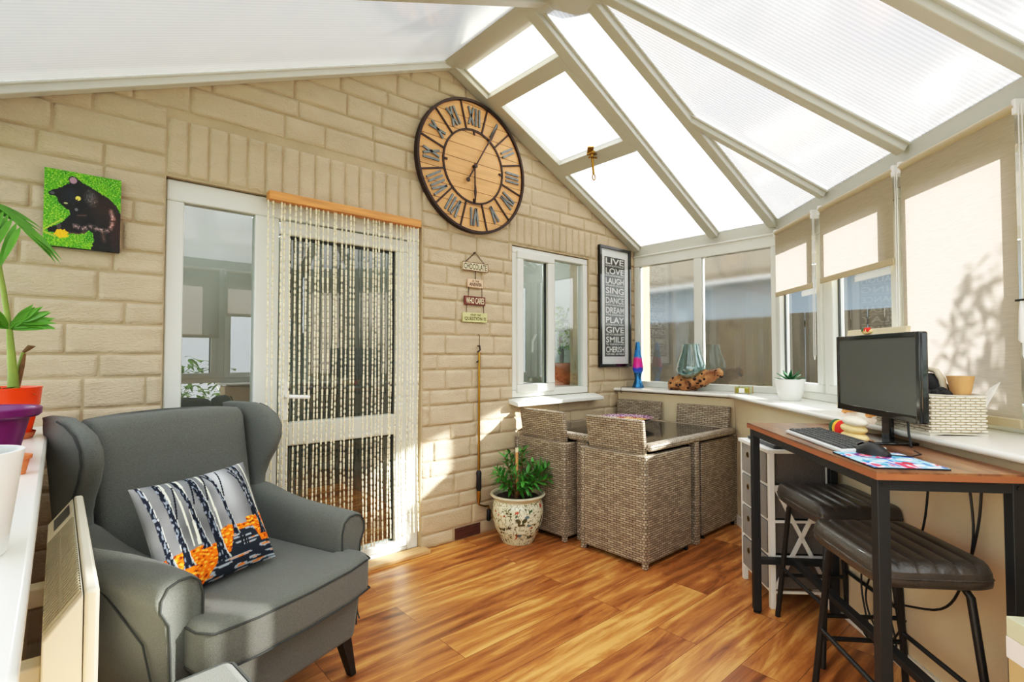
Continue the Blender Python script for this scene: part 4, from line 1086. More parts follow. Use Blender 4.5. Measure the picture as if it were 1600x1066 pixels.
def plaque():
    t = thing('hanging_plaque', 'chain of four little wooden word plaques starting with CHOCOLATE on the brick wall', 'plaque', (2.172, YW-.006, 1.475))
    o = Vector((2.172,0,1.475)); 
    data = [(2.062,2.285,1.835,1.895,'sign_cream','CHOCOLATE',None),(2.108,2.242,1.72,1.778,'sign_pink','ANSWER','IS THE'),(2.080,2.262,1.597,1.658,'sign_red','WHO CARES',None),(2.068,2.278,1.478,1.543,'sign_green','QUESTION IS','WHAT THE')]
    for x0, x1, z0, z1, mt, big, sm in data:
        a, b, c, d = x0-o.x, x1-o.x, z0-o.z, z1-o.z
        p = MB().box((a,-.014,c),(b,-.003,d)).build('word_plaque', MAT[mt], t, bevel=.002)
        if mt in ('sign_cream',):
            f = MB(); f.box((a,-.015,c),(b,-.0135,c+.004)); f.box((a,-.015,d-.004),(b,-.0135,d)); f.box((a,-.015,c),(a+.004,-.0135,d)); f.box((b-.004,-.015,c),(b,-.0135,d)); f.build('border', MAT['sign_red'], p)
        L = MB(); top = d-.009 if not sm else c+(d-c)*.56
        lettering(big, a+.012, b-.012, c+.009, top, -.0150, 0, L)
        if sm: lettering(sm, a+(b-a)*.28, b-(b-a)*.28, c+(d-c)*.66, d-.008, -.0150, 0, L)
        L.build('lettering', MAT['sign_cream' if mt == 'sign_red' else 'sign_ink'], p)
    def chain(x0, z0, x1, z1):
        n = max(2, int(math.hypot(x1-x0, z1-z0)/.011)); m = MB()
        for i in range(n):
            u = (i+.5)/n; c = Vector((x0-o.x+(x1-x0)*u, -.010, z0-o.z+(z1-z0)*u)); r = .006
            if i % 2: m.tube([c+Vector((r*.6*math.cos(k*PI/4),0,r*math.sin(k*PI/4))) for k in range(8)], .0014, 5, True)
            else: m.tube([c+Vector((0,r*.6*math.cos(k*PI/4),r*math.sin(k*PI/4))) for k in range(8)], .0014, 5, True)
        m.build('chain', MAT['dark_iron'], t)
    chain(2.172,1.965,2.090,1.893); chain(2.172,1.965,2.255,1.893); chain(2.175,1.835,2.175,1.778)
    for a, b, c, d in ((2.118,1.72,2.114,1.657),(2.232,1.72,2.234,1.657),(2.100,1.597,2.098,1.543),(2.248,1.597,2.250,1.543)): chain(a,b,c,d)
    MB().tube([(0,.004,.490),(0,-.014,.492)], .004, 8).build('nail', MAT['dark_iron'], t)
plaque()

def cat_picture():
    x0, x1, z0, z1 = -.055, .196, 1.699, 2.019
    t = thing('canvas_picture', 'small canvas picture of a black cat lying on bright green grass', 'picture', ((x0+x1)/2, YW-.004, z0)); W = (x1-x0); Hh = z1-z0
    PL = [(215,300),(150,318),(105,345),(122,378),(185,385),(215,450),(265,500),(330,545),(340,590),(290,640),(235,688),(110,738),(115,772),(170,782),(260,770),(330,796),(420,808),(500,795),(545,765),(590,800),(602,880),(570,985),(585,1080),(960,1080),(960,640),(895,580),(850,500),(740,400),(640,345),(560,290),(500,265),(440,220),(405,186),(340,168),(312,192),(322,250),(260,275)]
    def uv(x, y):
        u = (x-65)/835; a = 70+145*u; b = 920+90*u; return (u, 1-(y-a)/(b-a))
    PL = [uv(*p) for p in PL]
    def inside(u, v):
        c = False; q = PL[-1]
        for p in PL:
            if (p[1] > v) != (q[1] > v) and u < (q[0]-p[0])*(v-p[1])/(q[1]-p[1])+p[0]: c = not c
            q = p
        return c
    def seg(u, v, pts, w):
        for a, b in zip(pts, pts[1:]):
            a = uv(*a); b = uv(*b); dx, dy = b[0]-a[0], b[1]-a[1]; t = max(0, min(1, ((u-a[0])*dx+(v-a[1])*dy)/(dx*dx+dy*dy)))
            d = math.hypot(u-a[0]-t*dx, v-a[1]-t*dy)
            if d < w: return 1-d/w
        return 0
    def cc(u, v):
        n = nz(u*70+v*25, v*16-u*20, 1); n2 = nz(u*6, v*6, 2); n3 = nz(u*40-v*50, v*60+u*30, 4)
        c = [.36+.26*n+.14*n2, .66+.20*n+.10*n2, .07+.12*n]
        if n3 > .34: c = [.66,.84,.34]
        if n3 < -.42: c = [.14,.36,.06]
        du = .014*nz(u*30, v*30, 3); dv = .014*nz(u*30, v*30, 13)
        def E(x, y, rx, ry, a=0):
            cx, cy = uv(x, y); dx, dy = u-cx, v-cy; ca, sa = math.cos(a), math.sin(a); return ((dx*ca+dy*sa)/rx)**2 + ((-dx*sa+dy*ca)/ry)**2
        if inside(u+du, v+dv):
            k = .035+.05*max(0, nz(u*8, v*8, 8)); c = [k*1.1, k, k*1.05]
            br = max(0, 1-E(730,520,.26,.30)); c = [c[0]+.13*br, c[1]+.065*br, c[2]+.04*br]
            br = max(0, 1-E(860,800,.14,.3)); c = [c[0]+.14*br, c[1]+.05*br, c[2]+.03*br]
            sh = max(0, 1-E(560,410,.11,.14,.3)); c = [x+.24*sh*(1+nz(u*60, v*30, 5)) for x in c]
            sh = max(0, 1-E(340,380,.14,.13)); c = [c[0]+.03*sh, c[1]+.06*sh, c[2]+.10*sh]
            hl = seg(u+du, v+dv, [(790,560),(815,640),(790,740),(740,775),(620,745),(560,720),(480,745),(390,715)], .045); c = [x+hl*y*(.8+.6*nz(u*80, v*40, 6)) for x, y in zip(c, (.62,.52,.52))]
            hl = seg(u, v, [(330,795),(430,806),(510,785)], .025) + .8*seg(u, v, [(420,600),(510,600)], .02) + .7*seg(u, v, [(700,800),(720,880)], .05); c = [x+hl*y for x, y in zip(c, (.36,.25,.20))]
            if nz(u*90, v*40, 9) > .40: c = [x*1.5+.015 for x in c]
            e = E(365,215,.055,.05)
            if e < 1: c = [.66,.52,.58] if e < .7 else [.3,.24,.28]
            if E(150,352,.03,.018) < 1: c = [.30,.32,.32]
            if E(422,413,.034,.030) < 1: c = [.90,.84,.36]
            if E(414,430,.008,.012) < 1: c = [.06,.06,.05]
            if E(292,465,.026,.011) < 1: c = [.70,.72,.50]
            if E(405,535,.022,.020) < 1: c = [.42,.44,.46]
            if E(225,715,.03,.04) < 1: c = [.30,.26,.28]
        if E(255,800,.085,.055) < 1+.9*nz(u*40, v*40): c = [.98,.76+.1*n,.05]
        if seg(u, v, [(60,760),(260,640)], .010) or seg(u, v, [(60,770),(190,830)], .012): c = [.66,.76,.24]
        return c
    grid('printed_front', 190, 230, lambda u, v: (-W/2+u*W, -.0285, v*Hh), cc, 'painted_satin', t, smooth=False)
    MB().box((-W/2,-.028,0),(W/2,0,Hh)).build('canvas_edge', MAT['black'], t)
cat_picture()

def opener():
    t = thing('window_winding_pole', 'brass winding pole with black grips hanging on the brick wall', 'pole', (2.205, YW-.022, .0))
    MB().tube([(0,0,.45),(0,0,1.27)], .0085, 10).build('rod', MAT['brass'], t, smooth=50)
    h = MB(); h.tube([(-.012,0,1.27),(.008,0,1.285),(.004,0,1.315),(-.012,0,1.312)], .006, 8); h.tube([(-.02,0,1.20),(.006,0,1.215)], .006, 8); h.build('hook_end', MAT['dark_iron'], t, smooth=50)
    MB().tube([(0,.020,1.39),(0,-.004,1.39),(0,-.004,1.30)], .0022, 6).build('hanging_cord', MAT['dark_iron'], t)
    MB().lathe([(.014,.31),(.019,.33),(.017,.40),(.019,.435),(.010,.45)], (0,0,0), 14).build('grip', MAT['black'], t, smooth=60)
    MB().lathe([(.005,.215),(.012,.24),(.015,.31)], (0,0,0), 14).build('ferrule', MAT['brass'], t, smooth=60)
    MB().tube([(0,0,.216),(.02,0,.205),(.06,0,.19),(.085,0,.19),(.088,0,.165)], .0055, 8).build('crank_arm', MAT['brass'], t, smooth=60)
    MB().lathe([(.010,.085),(.015,.095),(.013,.13),(.014,.160),(.006,.168)], (.088,0,0), 14).build('crank_grip', MAT['black'], t, smooth=60)
opener()

def bead_curtain():
    t = thing('bead_curtain', 'bamboo bead curtain hanging from a wooden rail across the glazed door', 'curtain', (1.26, YW-.045, 0))
    MB().box((-.455,-.016,2.058),(.452,.040,2.104)).build('rail', MAT['orange_wood'], t, bevel=.003)
    rnd = random.Random(8); protos = []
    for v in range(5):
        m = MB(); z = 2.056; pr = [(.0012, 2.058)]
        while z > .14:
            L = rnd.choice([.018,.022,.028,.034]); r = rnd.uniform(.0042,.0060)
            pr += [(.0014, z), (r, z-.002), (r*rnd.uniform(.85,1), z-L*.5), (r, z-L+.002), (.0014, z-L)]; z -= L + rnd.choice([.002,.003,.012])
        sway = [(rnd.uniform(0,6), rnd.uniform(.002,.006)) for _ in range(2)]
        n = 6; vs = []; fs = []
        for r, zz in pr:
            k = (2.056-zz)/1.9; dx = sum(a*math.sin(zz*5+p) for p, a in sway)*k
            for q in range(n): vs.append((dx + r*math.cos(q*PI/3), r*math.sin(q*PI/3), zz))
        for i in range(len(pr)-1):
            for q in range(n): l = (q+1) % n; fs.append((i*n+q, (i+1)*n+q, (i+1)*n+l, i*n+l))
        m.add(vs, fs); protos.append(m.build('bead_strand', MAT['bamboo'], t, smooth=60))
    xs = [x for x in [-.448+.0262*i for i in range(35)]]
    gap = [.015, ]
    for i, x in enumerate(xs):
        if .035 < x < .055: continue
        x += rnd.uniform(-.006,.006)
        if i < 5: o = protos[i]
        else:
            o = protos[rnd.randrange(5)].copy(); COL.objects.link(o); o.parent = t
        o.location = (x, .006, 0); o.rotation_euler = (rnd.uniform(-.002,.002), rnd.uniform(-.004,.004), rnd.uniform(0,6) if False else 0)
bead_curtain()

# ============================================================ BLINDS
def blind(a0, a1, zb, label, chain_side=1, front=False):
    t = thing('roller_blind', label, 'blind', FP((a0+a1)/2, .05, 0), PI/4, 'cream roller blinds along the bay windows')
    if front: t.location = ((a0+a1)/2, YF+.05, 0); t.rotation_euler = (0,0,0)
    w = (a1-a0)/2
    MB().tube([(-w-.006,0,2.142),(w+.006,0,2.142)], .021, 16).build('roller', MAT['rail_beige'], t, smooth=60)
    for s in (-1, 1): MB().box((s*(w+.006)-.008,-.03,2.112),(s*(w+.006)+.008,.02,2.168)).build('bracket', MAT['white'], t, bevel=.003)
    n = 24; vs = []; fs = []
    for j in range(n+1):
        z = 2.145+(zb+.03-2.145)*j/n; vs += [(-w,.012,z),(w,.012,z)]
    for j in range(n): a = 2*j; fs.append((a+2,a+3,a+1,a))
    m = MB(); m.add(vs, fs); m.build('fabric', MAT['blind'], t)
    MB().box((-w,.006,zb),(w,.018,zb+.034)).build('hem_bar', MAT['rail_beige'], t, bevel=.004)
    if chain_side:
        x = -w-.024 if chain_side > 0 else w+.02; c = MB()
        lo = 1.22
        pts = [(x-.007,.012,2.14),(x-.008,.013,1.7),(x-.010,.014,lo+.03),(x,.016,lo),(x+.012,.014,lo+.03),(x+.008,.013,1.7),(x+.006,.012,2.14)]
        c.tube(pts, .0022, 6); c.build('pull_chain', MAT['white'], t, smooth=60)
blind(.150,.655,1.672,'short cream roller blind beside the side wall corner, hem above the white pot')
blind(.755,1.415,1.686,'cream roller blind half lowered in the middle window, hem above the pale canvas')
blind(1.472,2.062,.984,'long cream roller blind lowered to the sill behind the wicker basket, dappled with leaf shadow')
blind(2.135,2.60,1.0,'cream roller blind added just past the right edge, lowered to block sun', 0)  # added outside the frame, fully lowered to keep sun off the armchair
blind(.53,1.27,1.43,'cream roller blind added on the front window against sun, only mirrored in the door side pane', 0, True)  # added to shape the sunlight: shields the left sill and pots
blind(1.33,2.08,1.665,'cream roller blind added out of view on the front window to trim the sun', 0, True)  # unseen, added so that its hem limits the sun reaching armchair and heater
tg = thing('window_wand', 'white blind wand hanging on the window post at the right edge', 'wand', FP(2.098,.085,0), PI/4)
MB().lathe([(.006,1.29),(.012,1.30),(.009,1.40),(.005,1.44)], (0,0,0), 10).build('wand_weight', MAT['white'], tg, smooth=60)
MB().box((-.02,-.008,1.437),(.02,.006,1.444)).build('wand_hook', MAT['black'], tg)

# ============================================================ ON THE SILLS
def lava_lamp():
    t = thing('lava_lamp', 'blue lava lamp with pink wax at the corner of the window sill', 'lamp', (3.945,2.735,.957))
    MB().lathe([(.050,0),(.052,.006),(.034,.055),(.026,.085),(.036,.135)], (0,0,0), 24).build('base', MAT['lamp_metal'], t, smooth=40)
    MB().lathe([(.036,.134),(.047,.160),(.046,.19),(.036,.27),(.024,.345)], (0,0,0), 24, True, True).build('glass_bottle', MAT['lava_liquid'], t, smooth=50)
    MB().lathe([(.025,.343),(.018,.40),(.017,.412),(0.001,.413)], (0,0,0), 24).build('cap', MAT['lamp_metal'], t, smooth=40)
    MB().tube([(-.05,.0,.006),(-.12,.03,.008),(-.186,.045,.010),(-.196,.047,-.02),(-.190,.045,-.045)], .0028, 6).build('cord', MAT['black'], t, smooth=60)
lava_lamp()
def vase():
    t = thing('driftwood_vase', 'clear glass vase melted over a knotted piece of driftwood on the window sill', 'vase', (3.925,2.17,.957), 0)
    rnd = random.Random(4)
    # driftwood: lumpy body rising to the right (toward -y)
    sp = [(.0,.225,.035,.040),(.0,.17,.055,.055),(.0,.09,.062,.062),(.0,.0,.075,.066),(.01,-.08,.100,.062),(.01,-.15,.130,.048),(.0,-.21,.150,.034),(.0,-.245,.150,.014)]
    rings = []
    def cat(i, k): return sp[max(0, min(len(sp)-1, i))][k]
    for i in range(len(sp)-1):
        for s in range(5):
            u = s/5; c = [cat(i,k)*(1-u)+cat(i+1,k)*u for k in range(4)]; ring = []
            for q in range(30):
                a = 2*PI*q/30; rr = c[3]*(1+.34*nz(a*1.3, c[1]*16, 5)+.2*nz(math.cos(a)*4, c[1]*34, math.sin(a)*4)); zz = c[2]+rr*math.sin(a)*1.0
                ring.append((c[0]+rr*math.cos(a)*1.05, c[1], max(0, zz)))
            rings.append(ring)
    wd = MB().loft(rings).build('driftwood', MAT['driftwood'], t, smooth=180)
    h = MB()
    for _ in range(46):
        r = rings[rnd.randrange(2, len(rings)-2)]; p = Vector(r[rnd.randrange(10, 26)]) if rnd.random() < .8 else Vector(r[rnd.randrange(30)])
        if p.z > .006: h.ball(p, rnd.uniform(.006,.015), 8, 6, (1,1,.9))
    h.build('knot_hole', MAT['wood_hole'], wd, smooth=180)
    g = [(.028,.085),(.075,.105),(.108,.145),(.118,.175),(.108,.225),(.082,.30),(.068,.36),(.066,.385)]
    gi = [(r-.004, z) for r, z in g[::-1]]
    m = MB(); m.lathe(g + gi, (0,.03,0), 40, False, False); m.build('glass_bowl', MAT['vase_glass'], t, smooth=80)
vase()
def candle():
    t = thing('candle', 'square glass candle with yellow wax and pale label on the window sill', 'candle', (3.90,1.755,.957), R_(8))
    m = MB(); a, b, h = .05, .05, .055
    m.box((-a,-b,0),(a,b,.008))
    for x0, y0, x1, y1 in ((-a,-b,a,-b+.004),(-a,b-.004,a,b),(-a,-b,-a+.004,b),(a-.004,-b,a,b)): m.box((x0,y0,.008),(x1,y1,h))
    m.build('glass_holder', MAT['candle_glass'], t)
    MB().box((-a+.006,-b+.006,.0085),(a-.006,b-.006,.044)).build('wax', MAT['candle_wax'], t, bevel=.003)
    MB().box((-a-.0012,-.018,.010),(-a-.0004,.022,.044)).build('label', MAT['paper'], t)
    f = MB()
    for y in (-b, b):
        for x in (-a, a): f.box((x-.002,y-.002,0),(x+.002,y+.002,h+.001))
    f.build('gilt_edge', MAT['brass'], t)
candle()
def aloe():
    t = thing('aloe_pot', 'white pot with a small spiky green aloe on the window sill', 'plant', FP(.585,.175,.957), 0)
    pr = [(.052,0),(.060,.004),(.080,.07),(.088,.13),(.0885,.138),(.083,.138),(.078,.12)]
    MB().lathe(pr, (0,0,0), 36).build('pot', MAT['white_ceramic'], t, smooth=60)
    MB().lathe([(.079,.118),(.001,.122)], (0,0,0), 24, False).build('soil', MAT['soil'], t)
    m = MB(); rnd = random.Random(1)
    for i in range(13):
        a = i*2.4; el = .25+.9*(i/13); d = (math.cos(a)*math.cos(el), math.sin(a)*math.cos(el), math.sin(el)); m.leaf((0,0,.118), d, .085+.02*rnd.random(), .022, droop=.05, fold=.5)
    m.build('leaves', MAT['aloe'], t, smooth=60, solid=.004)
aloe()
def basket():
    t = thing('wicker_basket', 'rectangular white wicker basket on the sill behind the monitor', 'basket', FP(1.90,.27,.957), PI/4)
    L, W, Hh = .15, .095, .148; m = MB()
    a = .006
    for x0, y0, x1, y1 in ((-L,-W,L,-W+a),(-L,W-a,L,W),(-L,-W+a,-L+a,W-a),(L-a,-W+a,L,W-a)): m.box((x0,y0,.003),(x1,y1,Hh-.006))
    m.box((-L+a,-W+a,.003),(L-a,W-a,.008)); b = m.build('woven_body', MAT['wicker_shadow'], t)
    c = [(-L,-W),(L,-W),(L,W),(-L,W)]
    for z in (.006, Hh-.004):
        q = MB(); q.tube([(x,y,z) for x, y in c], .0065, 8, True); q.build('rim', MAT['white_wicker'], t, smooth=60)
    # real weave strands on the outside
    s = MB(); n = 14
    for face in range(4):
        for k in range(n):
            z = .016 + (Hh-.026)*k/(n-1); pts = []
            N = 22
            for i in range(N+1):
                u = -1+2*i/N; o = .0035*math.cos(PI*i/2.0*1 + (PI if k % 2 else 0))
                if face == 0: pts.append((u*L, W+o, z))
                elif face == 1: pts.append((-L-o, u*W, z))
                elif face == 2: pts.append((u*L, -W-o, z))
                else: pts.append((L+o, u*W, z))
            s.tube(pts, .0036, 5)
    s.build('weave', MAT['white_wicker'], b, smooth=60)
    bag = thing('black_bag', 'black bag with cream edge stuffed in the left of the wicker basket', 'bag', FP(1.90,.255,.965), PI/4)
    MB().ball((0,0,.125), .075, 20, 12, (.95,.72,1.18)).build('bag_body', MAT['bag_black'], bag, smooth=180)
    MB().tube([(-.066,.0,.04),(-.070,.0,.13),(-.058,.0,.19),(-.03,.0,.222),(.04,.0,.232)], [.010,.012,.012,.011,.008], 8).build('bag_trim', MAT['bag_cream'], bag, smooth=60)
    MB().ball((-.02,.052,.175), .012, 10, 8, (1.2,.5,.7)).build('badge', MAT['lilac'], bag, smooth=180)
    co = thing('paper_cone', 'tan paper cone standing in the wicker basket', 'cone', FP(2.005,.225,.965), PI/4)
    MB().lathe([(.012,.05),(.040,.205)], (0,0,0), 24, True).build('cone', MAT['card'], co, smooth=60, solid=.002)
    pa = thing('magazine', 'grey paper magazine leaning out of the right end of the wicker basket', 'magazine', FP(2.01,.20,.965), PI/4)
    mm = MB(); mm.hexa([(-.01,-.015,.03),(-.012,.04,.03),(-.015,.04,.03),(-.013,-.015,.03)], [(-.040,-.075,.185),(-.048,-.035,.165),(-.051,-.035,.165),(-.043,-.075,.185)]); mm.build('pages', MAT['paper'], pa)
    gl = thing('black_gloves', 'crumpled black gloves at the front of the wicker basket', 'gloves', FP(2.005,.295,.965), PI/4)
    g = MB()
    for x, y, z, r in ((0,.0,.12,.026),(.022,.03,.135,.02),(-.018,.03,.14,.018),(0,.045,.13,.02),(.01,-.01,.145,.02),(-.02,-.005,.135,.02)): g.ball((x,y,z), r, 12, 8)
    g.ball((0,.015,.07), .04, 12, 8, (.9,1.1,1.2)); g.build('knit', MAT['bag_black'], gl, smooth=180)
basket()

# ============================================================ LEFT SILL
def palm():
    t = thing('potted_palm', 'palm with arching fronds in an orange plastic pot at the left picture edge', 'plant', (-.150,2.50,.9575))
    MB().lathe([(.090,0),(.094,.010),(.098,.022)], (0,0,0), 32).build('saucer', MAT['terracotta'], t, smooth=60)
    MB().lathe([(.084,.006),(.104,.115),(.107,.115),(.1115,.172),(.1145,.178),(.110,.178),(.104,.15)], (0,0,0), 40).build('pot', MAT['orange_plastic'], t, smooth=40)
    MB().lathe([(.106,.155),(.001,.160)], (0,0,0), 24, False).build('soil', MAT['soil'], t)
    sm = MB(); sm.tube([(.036,0,.155),(.034,0,.22),(.022,0,.38),(.004,0,.52),(-.018,0,.66),(-.05,0,.80)], [.017,.014,.009,.008,.007,.006], 10)
    sm.tube([(.040,.01,.155),(.045,.02,.23),(.058,.02,.30)], [.009,.007,.006], 8)
    sm.build('stem', MAT['palm_stem'], t, smooth=60)
    rnd = random.Random(6)
    def frond(pts, n, ll, da, db, w=.020, droop=.30):
        m = MB(); q = [Vector(p) for p in pts]; N = len(q)-1
        m.tube(q, [.005-.0035*i/N for i in range(N+1)], 6)
        for i in range(n):
            u = .04+.95*i/(n-1); k = min(N-1, int(u*N)); p = q[k].lerp(q[k+1], u*N-k); tg = (q[k+1]-q[k]).normalized()
            for d in (da, db):
                if d is None: continue
                dd = Vector(d).normalized()*.8 + tg*.35 + Vector((rnd.uniform(-.08,.08),rnd.uniform(-.12,.12),rnd.uniform(-.06,.06))); m.leaf(p, dd, ll*(1-.35*abs(u-.4))*rnd.uniform(.92,1.1), w, (.2,-1,.3), droop=droop, n=7, fold=.35)
        m.build('frond', MAT['palm'], t, smooth=60)
    frond([(-.07,0,.80),(-.05,-.01,.815),(-.02,-.015,.805),(.015,-.02,.775),(.045,-.025,.735)], 12, .17, (-.55,-.25,-.62), (.6,.3,-.3))
    frond([(-.05,0,.80),(-.10,-.04,.86),(-.17,-.08,.87),(-.24,-.12,.82)], 8, .22, (.2,-.5,-.6), (-.3,.5,-.5))
    frond([(.022,0,.38),(.028,-.01,.385),(.036,-.015,.40),(.046,-.02,.405),(.055,-.02,.402)], 10, .112, (.45,-.25,.62), (.80,.10,.02), .024, .12)
    frond([(.022,0,.38),(-.0,-.03,.40),(-.03,-.06,.40)], 5, .15, (-.2,-.4,.6), (-.7,-.2,.2), .022, .15)
    b = MB(); b.tube([(.046,.02,.17),(.054,.02,.25),(.062,.018,.295)], [.006,.009,.004], 8); b.tube([(.058,.018,.30),(.074,.02,.318),(.090,.02,.322)], [.005,.010,.001], 6); b.build('dry_sheath', MAT['bark'], t, smooth=60)
    l = MB(); 
    for d in ((.5,-.6,.35),(-.2,-.8,.5),(.7,-.3,.1)): l.leaf((0,-.03,.16), d, .11, .035, droop=.2)
    l.build('young_leaf', MAT['leaf_lime'], t, smooth=60)
palm()
def purple():
    t = thing('purple_pot', 'purple plastic flower pot between the orange pot and the white pot', 'pot', (-.165,1.94,.9575))
    MB().lathe([(.086,0),(.112,.120),(.116,.122),(.130,.124),(.136,.130),(.137,.146),(.133,.149),(.124,.146),(.118,.125)], (0,0,0), 40).build('pot', MAT['purple_plastic'], t, smooth=40)
    MB().lathe([(.117,.122),(.001,.127)], (0,0,0), 24, False).build('soil', MAT['soil'], t)
    m = MB(); rnd = random.Random(12)
    for i in range(9): m.leaf((rnd.uniform(-.05,.08),rnd.uniform(-.07,.07),.125), (rnd.uniform(-1,1),rnd.uniform(-1,1),.5), .05, .006, droop=.5)
    m.build('dry_stalks', MAT['orange_wood'], t)
purple()
def tiny():
    t = thing('tiny_terracotta_pot', 'tiny terracotta pot peeping out behind the white pot on the left sill', 'pot', (-.070,1.735,.9575))
    MB().lathe([(.017,0),(.024,.036),(.028,.037),(.029,.046),(.025,.046),(.022,.036)], (0,0,0), 24).build('pot', MAT['terracotta'], t, smooth=50)
tiny()
def cactus():
    t = thing('cactus_pot', 'tall white plant pot with a green cactus nearest the camera on the left sill', 'plant', (-.110,1.06,.9575))
    MB().lathe([(.056,0),(.060,.004),(.074,.13),(.0765,.147),(.0765,.150),(.069,.150),(.066,.13)], (0,0,0), 40).build('pot', MAT['white_ceramic'], t, smooth=50)
    MB().lathe([(.068,.128),(.001,.134)], (0,0,0), 24, False).build('soil', MAT['soil'], t)
    m = MB(); sp = MB(); rnd = random.Random(9)
    for x, y, r in ((-.02,.0,.024),(.012,.022,.02),(-.03,.03,.018),(.004,-.024,.017)):
        m.ball((x,y,.15), r, 14, 10, (1,1,1.25))
        for _ in range(50):
            a, b = rnd.uniform(0,6.28), rnd.uniform(.0,1.2); d = Vector((math.cos(a)*math.cos(b), math.sin(a)*math.cos(b), math.sin(b))); p = Vector((x,y,.15)) + Vector((d.x*r, d.y*r, d.z*r*1.25)); sp.leaf(p, d, .012, .0022, droop=0, n=2)
    m.build('cactus_body', MAT['leaf'], t, smooth=180); sp.build('spines', MAT['leaf_lime'], t)
cactus()
def heater():
    t = thing('panel_heater', 'cream panel heater with slotted top grille on the left wall beside the armchair', 'heater', (0,1.25,0))
    Y1 = .86; m = MB()
    sec = [(-.012,.36),(-.012,.732),(.044,.802),(.046,.36)]
    m.loft([[(x,y,z) for x, z in sec] for y in (0, Y1)]); m.build('casing', MAT['heater'], t, bevel=.003)
    MB().box((.046,-.002,.345),(.068,Y1+.002,.808)).build('front_cover', MAT['heater'], t, bevel=.006)
    d = Vector((.056,0,.070)).normalized(); nn = Vector((-d.z,0,d.x)); o = Vector((-.012,0,.732)); LL = .0896
    g = MB(); y0, y1 = .03, .62
    def P_(u, y, h): return o + d*(LL*u) + Vector((0,y,0)) + nn*h
    g.add([P_(.06,y0,.0012),P_(.97,y0,.0012),P_(.97,y1,.0012),P_(.06,y1,.0012)], [(0,1,2,3)]); gr = g.build('grille', MAT['dark_slot'], t)
    s = MB(); n = 38
    for i in range(n+1):
        y = y0+(y1-y0)*i/n
        a, b = P_(.06,y,.001), P_(.97,y,.001); s.bar(a+nn*.0015, b+nn*.0015, .0066, .004, tuple(nn))
    s.bar(P_(.5,y0,.003),P_(.5,y1,.003), .005, .003, tuple(nn)); s.build('slats', MAT['heater_slat'], gr)
    c = MB().add([P_(.25,.70,.0015),P_(.85,.70,.0015),P_(.85,.82,.0015),P_(.25,.82,.0015)], [(0,1,2,3)]); c.build('control_panel', MAT['laptop'], t)
    b = MB().box((-.068,.10,.60),(-.012,.15,.65)); b.build('wall_bracket', MAT['heater'], t, bevel=.004)
    b = MB().box((-.068,.55,.60),(-.012,.60,.65)); b.build('wall_bracket', MAT['heater'], t, bevel=.004)
heater()

